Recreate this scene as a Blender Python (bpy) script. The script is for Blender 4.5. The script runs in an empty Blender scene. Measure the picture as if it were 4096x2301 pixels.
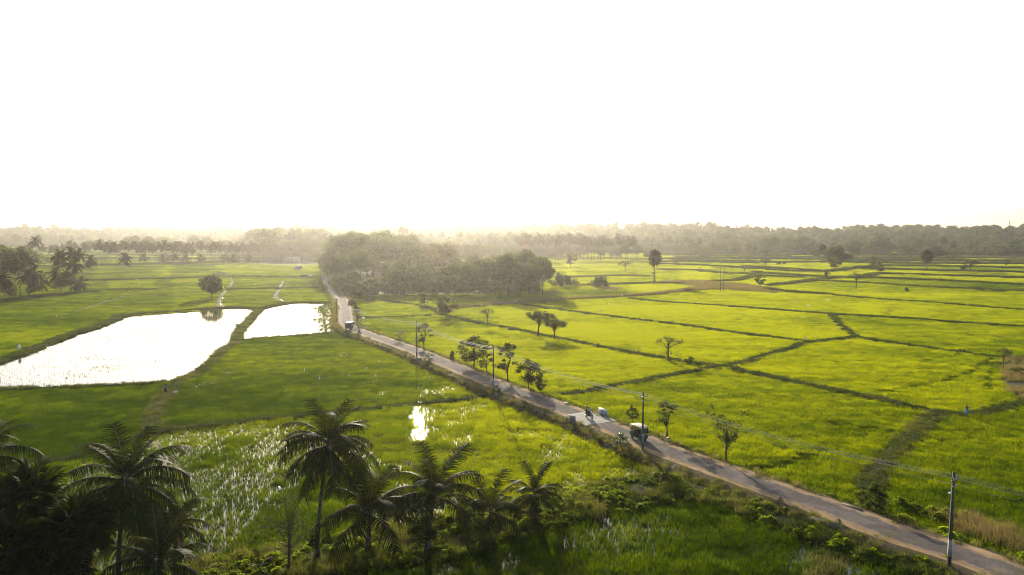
import bpy, bmesh, math, random
import numpy as np
from mathutils import Vector, Matrix, Quaternion

R = math.radians
scene = bpy.context.scene
COL = scene.collection

# ------------------------------------------------------------------ camera
CAM_H, PITCH, FPX, W0, H0 = 26.5, R(4.45), 2730.0, 4096, 2301
cam_data = bpy.data.cameras.new("camera")
cam = bpy.data.objects.new("camera", cam_data)
COL.objects.link(cam)
cam.location = (0, 0, CAM_H)
cam.rotation_euler = (R(90) - PITCH, 0, 0)
cam_data.sensor_width = 36.0
cam_data.lens = 36.0 * FPX / W0
cam_data.clip_start = 0.5
cam_data.clip_end = 20000
scene.camera = cam

# ------------------------------------------------------------------ sky, sun, exposure
SUN_AZ, SUN_EL = R(-8.0), R(15.5)          # azimuth from +Y towards +X
world = bpy.data.worlds.new("World")
scene.world = world
world.use_nodes = True
wn = world.node_tree
wn.nodes.clear()
sky = wn.nodes.new("ShaderNodeTexSky")
sky.sky_type = 'NISHITA'
sky.sun_disc = False
sky.sun_elevation = SUN_EL
sky.sun_rotation = SUN_AZ
sky.altitude = 0
sky.air_density = 0.8
sky.dust_density = 2.2
sky.ozone_density = 1.0
bg = wn.nodes.new("ShaderNodeBackground")
bg.inputs[1].default_value = 0.15
wo = wn.nodes.new("ShaderNodeOutputWorld")
wn.links.new(sky.outputs[0], bg.inputs[0])
wn.links.new(bg.outputs[0], wo.inputs[0])

sun_dir = Vector((math.sin(SUN_AZ) * math.cos(SUN_EL), math.cos(SUN_AZ) * math.cos(SUN_EL), math.sin(SUN_EL)))
sl = bpy.data.lights.new("sun", 'SUN')
sl.energy = 4.5
sl.angle = R(0.5)
sl.color = (1.0, 0.90, 0.71)
sun = bpy.data.objects.new("sun", sl)
COL.objects.link(sun)
sun.rotation_euler = sun_dir.to_track_quat('Z', 'Y').to_euler()
sun.location = (0, 0, 60)

vs = scene.view_settings
vs.view_transform = 'Standard'
vs.look = 'None'
vs.exposure = 0.84
vs.gamma = 1.0
vs.use_curve_mapping = False
scene.render.film_transparent = False
scene.render.engine = 'CYCLES'
cy = scene.cycles
cy.max_bounces = 6
cy.diffuse_bounces = 3
cy.glossy_bounces = 3
cy.transmission_bounces = 4
cy.volume_bounces = 0
cy.transparent_max_bounces = 4
cy.sample_clamp_indirect = 4.0
cy.caustics_reflective = False
cy.caustics_refractive = False
cy.use_denoising = True
cy.pixel_filter_type = 'BLACKMAN_HARRIS'
cy.filter_width = 1.0

# ------------------------------------------------------------------ measured points -> ground
cP, sP = math.cos(PITCH), math.sin(PITCH)

def ray(u, v):
    a, b = (u - 2048.0) / FPX, (1150.5 - v) / FPX
    return a, cP + b * sP, -sP + b * cP

def G(u, v, z=0.0):
    """point on the level z seen at native photo pixel (u, v)"""
    x, y, w = ray(u, v)
    t = (z - CAM_H) / w
    return Vector((x * t, y * t, z))

def PY(u, v, Y):
    """point at depth Y seen at native photo pixel (u, v)"""
    x, y, w = ray(u, v)
    t = Y / y
    return Vector((x * t, Y, CAM_H + w * t))

def proj(x, y, z=0.0):
    d = y * cP - (z - CAM_H) * sP
    return 2048.0 + FPX * x / d, 1150.5 - FPX * (y * sP + (z - CAM_H) * cP) / d

def GL(pts, z=0.0):
    return [G(u, v, z) for u, v in pts]

# ------------------------------------------------------------------ value noise
def _h(i, j, s):
    n = (i * 374761393 + j * 668265263 + s * 974711) & 0x7fffffff
    n = ((n ^ (n >> 13)) * 1274126177) & 0x7fffffff
    return ((n ^ (n >> 16)) & 0xffff) / 65535.0

def vnoise(x, y, s=0):
    x = np.asarray(x, dtype=float); y = np.asarray(y, dtype=float)
    i = np.floor(x).astype(np.int64); j = np.floor(y).astype(np.int64)
    a = x - i; b = y - j
    a = a * a * (3 - 2 * a); b = b * b * (3 - 2 * b)
    return (_h(i, j, s) * (1 - a) + _h(i + 1, j, s) * a) * (1 - b) + (_h(i, j + 1, s) * (1 - a) + _h(i + 1, j + 1, s) * a) * b

def fbm(x, y, s=0, o=3):
    t, amp, tot = 0.0, 1.0, 0.0
    for k in range(o):
        t = t + amp * vnoise(np.asarray(x) * 2 ** k, np.asarray(y) * 2 ** k, s + k * 17)
        tot += amp
        amp *= 0.5
    return t / tot

# ------------------------------------------------------------------ mesh builder
class MB:
    def __init__(self):
        self.V, self.F, self.M, self.n = [], [], [], 0

    def add(self, v, f, m=0):
        v = np.asarray(v, dtype=float).reshape(-1, 3)
        if isinstance(f, np.ndarray):
            f = [f]
        else:
            by = {}
            for q in f:
                by.setdefault(len(q), []).append(q)
            f = [np.asarray(q, dtype=np.int64) for q in by.values()]
        for a in f:
            self.F.append(a + self.n); self.M.append(m)
        self.V.append(v); self.n += len(v)
        return self

    def merge(self, o, mat=None, loc=(0, 0, 0), m=None):
        for v in o.V:
            v = v if mat is None else v @ np.array(mat).T
            self.V.append(v + np.array(loc))
        for a, k in zip(o.F, o.M):
            self.F.append(a + self.n); self.M.append(k if m is None else m)
        self.n += o.n
        return self

    def mesh(self, name, mats, smooth=False):
        me = bpy.data.meshes.new(name)
        V = np.concatenate(self.V).astype(np.float32)
        me.vertices.add(len(V)); me.vertices.foreach_set('co', V.ravel())
        loops = np.concatenate([a.ravel() for a in self.F]).astype(np.int32)
        tot = np.concatenate([np.full(len(a), a.shape[1]) for a in self.F]).astype(np.int32)
        mi = np.concatenate([np.full(len(a), k) for a, k in zip(self.F, self.M)]).astype(np.int32)
        st = np.concatenate([[0], np.cumsum(tot)[:-1]]).astype(np.int32)
        me.loops.add(len(loops)); me.loops.foreach_set('vertex_index', loops)
        me.polygons.add(len(tot))
        me.polygons.foreach_set('loop_start', st)
        me.polygons.foreach_set('material_index', mi)
        if smooth:
            me.polygons.foreach_set('use_smooth', np.ones(len(tot), dtype=bool))
        for m in (mats if isinstance(mats, (list, tuple)) else [mats]):
            me.materials.append(m)
        me.update(calc_edges=True)
        me.validate()
        return me

    def build(self, name, mats, parent=None, smooth=False):
        o = bpy.data.objects.new(name, self.mesh(name, mats, smooth))
        COL.objects.link(o)
        if parent is not None:
            o.parent = parent
        return o

    # ---- shapes
    def box(self, c, s, rot=None, m=0, taper=1.0):
        x, y, z = s[0] / 2, s[1] / 2, s[2] / 2
        t = taper
        v = np.array([[-x, -y, -z], [x, -y, -z], [x, y, -z], [-x, y, -z], [-x * t, -y * t, z], [x * t, -y * t, z], [x * t, y * t, z], [-x * t, y * t, z]])
        if rot is not None:
            v = v @ np.array(rot).T
        return self.add(v + np.array(c), np.array([[0, 3, 2, 1], [4, 5, 6, 7], [0, 1, 5, 4], [1, 2, 6, 5], [2, 3, 7, 6], [3, 0, 4, 7]]), m)

    def tube(self, pts, rad, n=6, m=0, cap=True):
        P = np.array([tuple(p) for p in pts], dtype=float)
        if np.isscalar(rad):
            rad = [rad] * len(P)
        T = np.gradient(P, axis=0)
        T /= np.linalg.norm(T, axis=1)[:, None] + 1e-9
        up = np.array([0, 0, 1.0]) if abs(T[0][2]) < 0.9 else np.array([1.0, 0, 0])
        v = []
        a0 = np.cross(T[0], up); a0 /= np.linalg.norm(a0)
        ang = np.arange(n) * 2 * math.pi / n
        for p, t, r in zip(P, T, rad):
            a0 = a0 - t * np.dot(a0, t); a0 /= np.linalg.norm(a0) + 1e-9
            b = np.cross(t, a0)
            v.append(p + r * (np.cos(ang)[:, None] * a0 + np.sin(ang)[:, None] * b))
        v = np.concatenate(v)
        k = len(P)
        f = []
        for i in range(k - 1):
            for j in range(n):
                f.append((i * n + j, i * n + (j + 1) % n, (i + 1) * n + (j + 1) % n, (i + 1) * n + j))
        if cap:
            f.append(tuple(range(n))[::-1]); f.append(tuple((k - 1) * n + j for j in range(n)))
        return self.add(v, f, m)

    def prism(self, prof, y0, y1, m=0, inset=0.0):
        """closed outline (x, z) swept along y; the two end faces inset makes rounded shoulders"""
        p = np.array(prof, dtype=float); n = len(p)
        c = p.mean(axis=0)
        rings = [(y0, 1.0), (y1, 1.0)] if not inset else [(y0, 1 - inset), (y0 + (y1 - y0) * .06, 1.0), (y1 - (y1 - y0) * .06, 1.0), (y1, 1 - inset)]
        v = []
        for y, s in rings:
            q = c + (p - c) * s
            v += [(a, y, b) for a, b in q]
        f = []
        for i in range(len(rings) - 1):
            for j in range(n):
                f.append((i * n + j, i * n + (j + 1) % n, (i + 1) * n + (j + 1) % n, (i + 1) * n + j))
        f.append(tuple(range(n))[::-1]); f.append(tuple((len(rings) - 1) * n + j for j in range(n)))
        return self.add(v, f, m)

    def lathe(self, prof, c=(0, 0, 0), n=16, axis='z', m=0):
        """profile of (radius, height) turned about the axis"""
        k = len(prof); v = []; f = []
        for r, h in prof:
            for j in range(n):
                a = 2 * math.pi * j / n
                x, y, z = r * math.cos(a), r * math.sin(a), h
                v.append((x, y, z) if axis == 'z' else ((x, z, y) if axis == 'y' else (z, x, y)))
        for i in range(k - 1):
            for j in range(n):
                f.append((i * n + j, i * n + (j + 1) % n, (i + 1) * n + (j + 1) % n, (i + 1) * n + j))
        return self.add(np.array(v) + np.array(c), f, m)

    def ball(self, c, r, n=10, m=0):
        r = (r, r, r) if np.isscalar(r) else r
        k = max(4, n // 2 + 1)
        prof = [(max(1e-3, math.sin(math.pi * i / k)), -math.cos(math.pi * i / k)) for i in range(k + 1)]
        o = MB().lathe(prof, n=n)
        return self.add(o.V[0] * np.array(r) + np.array(c), o.F[0], m)

def place(o, loc=None, rz=None):
    if loc is not None: o.location = loc
    if rz is not None: o.rotation_euler = (0, 0, rz)
    return o

LABELS = {}
def tag(o, label, cat, group=None):
    o['label'] = label; o['category'] = cat
    if group: o['group'] = group
    return o

def structure(o):
    o['kind'] = 'structure'
    return o

def stuff(o, label=None, cat=None):
    o['kind'] = 'stuff'
    if label: tag(o, label, cat)
    return o

def empty(name, loc=(0, 0, 0), rz=0.0, scale=None):
    o = bpy.data.objects.new(name, None)
    o.empty_display_size = 0.3
    COL.objects.link(o)
    o.location = loc; o.rotation_euler = (0, 0, rz)
    if scale is not None:
        o.scale = scale if hasattr(scale, '__len__') else (scale,) * 3
    return o

def new_from(src, parent, name=None):
    c = src.copy(); COL.objects.link(c); c.parent = parent
    return c

def part(name, me, parent, loc=(0, 0, 0), rot=(0, 0, 0), scale=None):
    o = bpy.data.objects.new(name, me); COL.objects.link(o); o.parent = parent
    o.location = loc; o.rotation_euler = rot
    if scale is not None: o.scale = scale if hasattr(scale, '__len__') else (scale,) * 3
    return o

def copy_tree(o, parent=None):
    c = o.copy(); COL.objects.link(c)
    if parent is not None: c.parent = parent
    for ch in list(o.children):
        copy_tree(ch, c)
    return c

# ------------------------------------------------------------------ materials
class NT:
    def __init__(self, name):
        self.m = bpy.data.materials.new(name)
        self.m.use_nodes = True
        self.t = self.m.node_tree
        self.t.nodes.clear()
        self.out = self.t.nodes.new("ShaderNodeOutputMaterial")

    def n(self, typ, **kw):
        x = self.t.nodes.new(typ)
        for k, v in kw.items():
            setattr(x, k, v)
        return x

    def l(self, a, b):
        self.t.links.new(a, b)

    def ramp(self, src, stops):
        r = self.n("ShaderNodeValToRGB")
        e = r.color_ramp.elements
        while len(e) < len(stops): e.new(0.5)
        for i, (p, c) in enumerate(stops):
            e[i].position = p; e[i].color = (*c, 1)
        self.l(src, r.inputs[0])
        return r.outputs[0]

    def noise(self, scale, detail=4, rough=0.6, dist=0.0, vec=None, stretch=None):
        t = self.n("ShaderNodeTexNoise")
        t.inputs['Scale'].default_value = scale; t.inputs['Detail'].default_value = detail
        t.inputs['Roughness'].default_value = rough; t.inputs['Distortion'].default_value = dist
        if vec is None:
            vec = self.n("ShaderNodeNewGeometry").outputs['Position']
        if stretch is not None:
            mp = self.n("ShaderNodeMapping"); mp.inputs['Scale'].default_value = stretch
            self.l(vec, mp.inputs['Vector']); vec = mp.outputs[0]
        self.l(vec, t.inputs['Vector'])
        return t.outputs['Fac']

    def mix(self, fac, a, b, mode='MIX'):
        x = self.n("ShaderNodeMix", data_type='RGBA', blend_type=mode)
        for s, i in ((fac, 0), (a, 6), (b, 7)):
            if hasattr(s, 'links'): self.l(s, x.inputs[i])
            elif i == 0: x.inputs[0].default_value = s
            else: x.inputs[i].default_value = (*s, 1)
        return x.outputs[2]

    def math(self, op, a, b=0.0):
        x = self.n("ShaderNodeMath", operation=op)
        for i, s in enumerate((a, b)):
            if hasattr(s, 'links'): self.l(s, x.inputs[i])
            else: x.inputs[i].default_value = s
        return x.outputs[0]

    def bsdf(self, col, rough=0.6, spec=0.4, metal=0.0, bump=None, bstr=0.3, bdist=0.05, ior=None):
        p = self.n("ShaderNodeBsdfPrincipled")
        if hasattr(col, 'links'): self.l(col, p.inputs['Base Color'])
        else: p.inputs['Base Color'].default_value = (*col, 1)
        if hasattr(rough, 'links'): self.l(rough, p.inputs['Roughness'])
        else: p.inputs['Roughness'].default_value = rough
        p.inputs['Specular IOR Level'].default_value = spec
        p.inputs['Metallic'].default_value = metal
        if ior: p.inputs['IOR'].default_value = ior
        if bump is not None:
            b = self.n("ShaderNodeBump"); b.inputs['Strength'].default_value = bstr; b.inputs['Distance'].default_value = bdist
            self.l(bump, b.inputs['Height']); self.l(b.outputs[0], p.inputs['Normal'])
        return p.outputs[0]

    def done(self, sh):
        self.l(sh, self.out.inputs['Surface'])
        return self.m

def plain(name, col, rough=0.6, spec=0.4, metal=0.0, var=0.25, scale=3.0):
    """paint, cloth, metal: a base colour with mild wear"""
    t = NT(name)
    f = t.noise(scale, 5, vec=t.n("ShaderNodeTexCoord").outputs['Object'])
    dark = tuple(c * (1 - var) for c in col); lite = tuple(min(1, c * (1 + var * .6)) for c in col)
    return t.done(t.bsdf(t.ramp(f, [(0.3, dark), (0.7, lite)]), rough, spec, metal))

def leaf(name, stops, trans, tmix=0.5, rough=0.45, spec=0.35, attr=None, var=0.5):
    """leaf: reflected colour by island, light passing through from behind"""
    t = NT(name)
    isl = t.n("ShaderNodeNewGeometry").outputs['Random Per Island']
    if attr:
        a = t.n("ShaderNodeAttribute", attribute_type='INSTANCER', attribute_name=attr).outputs['Fac']
        f = t.math('ADD', a, t.math('MULTIPLY', t.math('SUBTRACT', isl, 0.5), var))
    else:
        o = t.n("ShaderNodeObjectInfo").outputs['Random']
        f = t.math('ADD', t.math('MULTIPLY', isl, 0.6), t.math('MULTIPLY', o, 0.4))
    c = t.ramp(f, stops)
    tc = t.ramp(f, trans)
    p = t.bsdf(c, rough, spec)
    tr = t.n("ShaderNodeBsdfTranslucent")
    t.l(tc, tr.inputs[0])
    mx = t.n("ShaderNodeMixShader"); mx.inputs[0].default_value = tmix
    t.l(p, mx.inputs[1]); t.l(tr.outputs[0], mx.inputs[2])
    return t.done(mx.outputs[0])

M = {}
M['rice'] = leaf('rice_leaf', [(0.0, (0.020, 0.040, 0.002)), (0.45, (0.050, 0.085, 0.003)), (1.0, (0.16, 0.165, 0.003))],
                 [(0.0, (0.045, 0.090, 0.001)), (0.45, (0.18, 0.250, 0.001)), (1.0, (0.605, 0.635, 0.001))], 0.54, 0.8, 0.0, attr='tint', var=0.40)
M['grass'] = leaf('bund_grass', [(0.0, (0.018, 0.036, 0.005)), (0.35, (0.04, 0.058, 0.008)), (0.6, (0.12, 0.12, 0.03)), (1.0, (0.24, 0.165, 0.075))],
                  [(0.0, (0.035, 0.065, 0.004)), (0.35, (0.08, 0.11, 0.006)), (0.6, (0.24, 0.25, 0.03)), (1.0, (0.36, 0.24, 0.08))], 0.45, 0.7, 0.1, attr='tint', var=0.3)
M['vine'] = leaf('creeper_leaf', [(0.0, (0.015, 0.036, 0.003)), (1.0, (0.06, 0.11, 0.006))],
                 [(0.0, (0.06, 0.13, 0.004)), (1.0, (0.46, 0.54, 0.007))], 0.53, 0.5, 0.06, attr='tint', var=0.7)
M['leaf_dark'] = leaf('tree_leaf_dark', [(0.0, (0.014, 0.024, 0.005)), (1.0, (0.040, 0.058, 0.012))],
                      [(0.0, (0.03, 0.06, 0.006)), (1.0, (0.17, 0.22, 0.015))], 0.38, 0.55, 0.03)
M['leaf_olive'] = leaf('tree_leaf_olive', [(0.0, (0.035, 0.045, 0.012)), (1.0, (0.10, 0.11, 0.03))],
                       [(0.0, (0.06, 0.085, 0.010)), (1.0, (0.24, 0.26, 0.03))], 0.38, 0.55, 0.04)
M['leaf_pale'] = leaf('shrub_leaf_pale', [(0.0, (0.06, 0.09, 0.03)), (1.0, (0.22, 0.25, 0.12))],
                      [(0.0, (0.10, 0.15, 0.03)), (1.0, (0.25, 0.30, 0.08))], 0.3, 0.35, 0.5)
M['leaf_dry'] = leaf('dry_leaf', [(0.0, (0.09, 0.06, 0.025)), (1.0, (0.24, 0.17, 0.08))],
                     [(0.0, (0.10, 0.06, 0.02)), (1.0, (0.26, 0.17, 0.06))], 0.35, 0.7, 0.2)
M['frond'] = leaf('coconut_frond', [(0.0, (0.010, 0.016, 0.004)), (1.0, (0.028, 0.038, 0.009))],
                  [(0.0, (0.02, 0.035, 0.003)), (1.0, (0.085, 0.09, 0.005))], 0.25, 0.5, 0.015)
M['fan'] = leaf('palmyra_fan', [(0.0, (0.008, 0.014, 0.004)), (1.0, (0.025, 0.032, 0.009))],
                [(0.0, (0.025, 0.045, 0.006)), (1.0, (0.08, 0.10, 0.006))], 0.26, 0.5, 0.012)

def bark(name, a, b, sc):
    t = NT(name)
    v = t.n("ShaderNodeTexCoord").outputs['Object']
    f = t.noise(sc, 6, 0.65, 0.6, vec=v, stretch=(1, 1, 0.35))
    return t.done(t.bsdf(t.ramp(f, [(0.3, a), (0.72, b)]), 0.85, 0.2, bump=f, bstr=0.6, bdist=0.04))
M['bark'] = bark('tree_bark', (0.05, 0.035, 0.022), (0.17, 0.13, 0.09), 6)
M['bark_dark'] = bark('dark_bark', (0.03, 0.022, 0.015), (0.09, 0.07, 0.05), 6)
def palm_bark(name):
    t = NT(name)
    v = t.n("ShaderNodeTexCoord").outputs['Object']
    w = t.n("ShaderNodeTexWave", wave_type='BANDS', bands_direction='Z')
    w.inputs['Scale'].default_value = 3.2; w.inputs['Distortion'].default_value = 2.5; w.inputs['Detail'].default_value = 3
    t.l(v, w.inputs['Vector'])
    f = t.mix(0.5, w.outputs['Color'], t.ramp(t.noise(5, 5, vec=v), [(0.2, (0, 0, 0)), (0.8, (1, 1, 1))]))
    return t.done(t.bsdf(t.ramp(f, [(0.2, (0.045, 0.035, 0.028)), (0.8, (0.17, 0.14, 0.11))]), 0.85, 0.2, bump=f, bstr=0.5, bdist=0.03))
M['palm_bark'] = palm_bark('palm_trunk')

def soil(name, stops, sc=0.5, bump=0.4):
    t = NT(name)
    a = t.noise(sc, 8, 0.65, 0.4)
    b = t.noise(sc * 14, 5, 0.7)
    f = t.math('ADD', t.math('MULTIPLY', a, 0.6), t.math('MULTIPLY', b, 0.4))
    return t.done(t.bsdf(t.ramp(f, stops), 0.95, 0.1, bump=b, bstr=bump, bdist=0.06))
M['ground'] = soil('field_soil', [(0.3, (0.03, 0.035, 0.012)), (0.5, (0.055, 0.06, 0.02)), (0.7, (0.10, 0.085, 0.04))])
M['bund'] = soil('bund_earth', [(0.3, (0.022, 0.026, 0.008)), (0.5, (0.045, 0.046, 0.016)), (0.7, (0.10, 0.078, 0.036))], 0.9)
M['path'] = soil('path_earth', [(0.3, (0.04, 0.042, 0.016)), (0.7, (0.12, 0.10, 0.05))], 0.7)
M['dirt'] = soil('shoulder_dirt', [(0.3, (0.20, 0.125, 0.055)), (0.55, (0.34, 0.225, 0.11)), (0.75, (0.44, 0.31, 0.16))], 0.6, 0.3)
M['bank'] = soil('bank_earth', [(0.3, (0.05, 0.036, 0.02)), (0.55, (0.10, 0.075, 0.042)), (0.75, (0.18, 0.135, 0.08))], 0.8, 0.8)
def asphalt():
    t = NT('worn_asphalt')
    at = t.n("ShaderNodeAttribute", attribute_name='edge').outputs['Fac']     # 0 in the middle, 1 on the worn rim
    big = t.noise(0.35, 6, 0.7, 0.5)
    fine = t.noise(14, 4, 0.7)
    base = t.ramp(t.math('ADD', t.math('MULTIPLY', big, 0.7), t.math('MULTIPLY', fine, 0.3)),
                  [(0.32, (0.055, 0.046, 0.040)), (0.5, (0.11, 0.092, 0.079)), (0.66, (0.21, 0.17, 0.135))])
    d = t.ramp(t.noise(0.9, 7, 0.7), [(0.3, (0.19, 0.13, 0.08)), (0.7, (0.31, 0.22, 0.14))])
    k = t.ramp(t.math('ADD', at, t.math('MULTIPLY', t.math('SUBTRACT', t.noise(0.8, 7, 0.75), 0.5), 2.3)), [(0.62, (0, 0, 0)), (0.82, (1, 1, 1))])
    hole = t.ramp(t.noise(0.55, 5, 0.6, 0.8), [(0.68, (0, 0, 0)), (0.72, (1, 1, 1))])
    c = t.mix(hole, t.mix(k, base, d), (0.20, 0.15, 0.10))
    return t.done(t.bsdf(c, 0.95, 0.08, bump=fine, bstr=0.25, bdist=0.02))
M['asphalt'] = asphalt()
def concrete(name, a, b, stain=(0.05, 0.05, 0.045)):
    t = NT(name)
    v = t.n("ShaderNodeTexCoord").outputs['Object']
    f = t.noise(1.6, 8, 0.7, 0.3, vec=v)
    s = t.noise(0.9, 5, 0.6, vec=v, stretch=(1, 1, 0.3))
    c = t.mix(t.ramp(s, [(0.5, (0, 0, 0)), (0.8, (0.6, 0.6, 0.6))]), t.ramp(f, [(0.3, a), (0.7, b)]), stain)
    return t.done(t.bsdf(c, 0.85, 0.25, bump=f, bstr=0.3, bdist=0.02))
M['concrete'] = concrete('grey_concrete', (0.15, 0.14, 0.12), (0.27, 0.255, 0.215))
M['old_concrete'] = concrete('mossy_concrete', (0.07, 0.065, 0.05), (0.16, 0.145, 0.115), (0.03, 0.03, 0.02))
M['slab'] = concrete('pale_concrete', (0.20, 0.18, 0.145), (0.31, 0.285, 0.23), (0.13, 0.115, 0.09))
M['pole'] = concrete('pole_concrete', (0.045, 0.04, 0.032), (0.10, 0.09, 0.07), (0.03, 0.03, 0.025))
M['whitewash'] = concrete('whitewash', (0.34, 0.33, 0.31), (0.52, 0.51, 0.48), (0.18, 0.165, 0.14))
def stone():
    t = NT('rubble_stone')
    v = t.n("ShaderNodeTexVoronoi"); v.inputs['Scale'].default_value = 2.6
    g = t.n("ShaderNodeNewGeometry").outputs['Position']; t.l(g, v.inputs['Vector'])
    c = t.mix(0.6, t.ramp(v.outputs['Color'], [(0.2, (0.035, 0.027, 0.018)), (0.8, (0.11, 0.085, 0.055))]), t.ramp(t.noise(3, 6), [(0.3, (0.03, 0.024, 0.014)), (0.7, (0.10, 0.078, 0.048))]))
    return t.done(t.bsdf(c, 0.9, 0.2, bump=v.outputs['Distance'], bstr=0.9, bdist=0.1))
M['stone'] = stone()
def water():
    t = NT('paddy_water')
    b = t.noise(2.2, 3, 0.5, stretch=(1.0, 1.0, 1.0))
    return t.done(t.bsdf(t.ramp(t.noise(0.12, 3), [(0.35, (0.03, 0.026, 0.014)), (0.7, (0.06, 0.05, 0.028))]), 0.05, 0.5, bump=b, bstr=0.12, bdist=0.02, ior=1.333))
M['water'] = water()
# ================================================================== LAND
def z_land(x, y):
    """flat paddy plain that rises to low wooded hills far behind"""
    x = np.asarray(x, dtype=float); y = np.asarray(y, dtype=float)
    u = 2048 + FPX * x / np.maximum(y, 1.0)
    k = [-900, 700, 1150, 2000, 2750, 3050, 5200]
    d0 = np.interp(u, k, [1900, 1750, 780, 820, 950, 1080, 1020])
    d1 = np.interp(u, k, [2700, 2500, 1650, 1650, 1650, 1650, 1500])
    hh = np.interp(u, k, [28, 27, 25, 29, 30, 25, 19])
    t = np.clip((np.hypot(x, y) - d0) / (d1 - d0), 0, 1)
    t = t * t * (3 - 2 * t)
    return np.where(y > 100, hh * t * (0.75 + 0.5 * fbm(x / 260, y / 260, 5)), 0.0)

def ground():
    ys = np.concatenate([np.linspace(-300, 700, 21), np.linspace(740, 3000, 60), np.linspace(3200, 5500, 8)])
    xs = np.concatenate([np.linspace(-5500, -2600, 8), np.linspace(-2500, 2500, 110), np.linspace(2600, 5500, 8)])
    X, Y = np.meshgrid(xs, ys)
    v = np.stack([X, Y, z_land(X, Y)], axis=-1).reshape(-1, 3)
    nx, ny = len(xs), len(ys)
    i = np.arange(ny - 1)[:, None] * nx + np.arange(nx - 1)[None, :]
    f = np.stack([i, i + 1, i + nx + 1, i + nx], axis=-1).reshape(-1, 4)
    return structure(MB().add(v, f).build('ground', M['ground'], smooth=True))
ground()

def resample(pts, step):
    P = np.array([(p[0], p[1]) for p in pts])
    s = np.concatenate([[0], np.cumsum(np.linalg.norm(np.diff(P, axis=0), axis=1))])
    n = max(2, int(s[-1] / step) + 1)
    q = np.linspace(0, s[-1], n)
    # smooth corner rounding
    x = np.interp(q, s, P[:, 0]); y = np.interp(q, s, P[:, 1])
    k = max(1, min(4, n // 6))
    for _ in range(k):
        x[1:-1] = (x[:-2] + 2 * x[1:-1] + x[2:]) / 4; y[1:-1] = (y[:-2] + 2 * y[1:-1] + y[2:]) / 4
    return np.stack([x, y], axis=1)

def normals(P):
    T = np.gradient(P, axis=0); T /= np.linalg.norm(T, axis=1)[:, None] + 1e-9
    return np.stack([-T[:, 1], T[:, 0]], axis=1)       # to the left of travel

def dist_line(Q, P):
    """distance of points Q (N,2) to polyline P (M,2), and the signed side"""
    best = np.full(len(Q), 1e9)
    for a, b in zip(P[:-1], P[1:]):
        d = b - a; L = d @ d + 1e-9
        t = np.clip(((Q - a) @ d) / L, 0, 1)
        r = np.hypot(Q[:, 0] - a[0] - t * d[0], Q[:, 1] - a[1] - t * d[1])
        best = np.minimum(best, r)
    return best

def inside(Q, poly):
    x, y = Q[:, 0], Q[:, 1]; c = np.zeros(len(Q), bool)
    n = len(poly)
    for i in range(n):
        (x1, y1), (x2, y2) = poly[i][:2], poly[(i + 1) % n][:2]
        k = (y1 > y) != (y2 > y)
        c ^= k & (x < (x2 - x1) * (y - y1) / (y2 - y1 + 1e-12) + x1)
    return c

# ------------------------------------------------------------------ road
RZ = 0.9
ROAD_PX = [(4700, 2560), (4330, 2400), (4027, 2282), (3828, 2212), (3582, 2133), (3327, 2036), (3070, 1948), (2944, 1905), (2804, 1854), (2645, 1796), (2538, 1749),
           (2485, 1727), (2346, 1669), (2207, 1619), (2072, 1568), (2018, 1550), (1898, 1502), (1799, 1459), (1700, 1419), (1620, 1387), (1521, 1354),
           (1450, 1330), (1405, 1312), (1386, 1293), (1384, 1267), (1381, 1230), (1370, 1196), (1342, 1166), (1313, 1144), (1305, 1128), (1314, 1114), (1335, 1100), (1375, 1085)]
road = resample(GL(ROAD_PX, RZ), 1.0)
road_n = normals(road)

def ribbon(name, P, offs, zs, mat, jit=None, seed=0, smooth=True):
    """strip along P; offs/zs are the cross-section (positive = left of travel)"""
    N = normals(P); n = len(P); k = len(offs)
    s = np.arange(n) * 1.0
    v = np.zeros((n, k, 3))
    for j, (o, z) in enumerate(zip(offs, zs)):
        a = jit[j] if jit else 0
        oo = o + (a * (fbm(s / 3.1, np.full(n, j * 7.7), seed) - 0.5) * 2 if a else 0)
        v[:, j, 0] = P[:, 0] + N[:, 0] * oo; v[:, j, 1] = P[:, 1] + N[:, 1] * oo; v[:, j, 2] = z
    i = np.arange(n - 1)[:, None] * k + np.arange(k - 1)[None, :]
    f = np.stack([i, i + k, i + k + 1, i + 1], axis=-1).reshape(-1, 4)
    return MB().add(v.reshape(-1, 3), f)
# travel runs away from the camera: left of travel = field-bank side in the photo
emb = ribbon('e', road, [4.6, 3.6, 2.9, 2.5, -2.5, -3.4, -4.6], [-0.05, 0.55, 0.82, RZ, RZ, 0.6, -0.05], None, [0.3, 0.3, 0.2, 0.1, 0.1, 0.3, 0.3], 3)
structure(emb.build('road_embankment', M['bank'], smooth=True))
sh = ribbon('s', road, [2.3, 1.2, 0, -1.2, -2.3], [RZ + .012, RZ + .02, RZ + .03, RZ + .02, RZ + .012], None, [0.35, 0, 0, 0, 0.35], 9)
structure(sh.build('road_shoulder', M['dirt'], smooth=True))
offs = [1.62, 1.2, 0.6, 0, -0.6, -1.2, -1.62]
ro = ribbon('r', road, offs, [RZ + z for z in (.030, .040, .048, .052, .048, .040, .030)], None, [0.5, 0.12, 0, 0, 0, 0.12, 0.5], 21)
ro_o = structure(ro.build('road', M['asphalt'], smooth=True))
at = ro_o.data.attributes.new('edge', 'FLOAT', 'POINT')
at.data.foreach_set('value', np.tile([1.0, 0.62, 0.1, 0.35, 0.1, 0.62, 1.0], len(road)).astype(np.float32))

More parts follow.
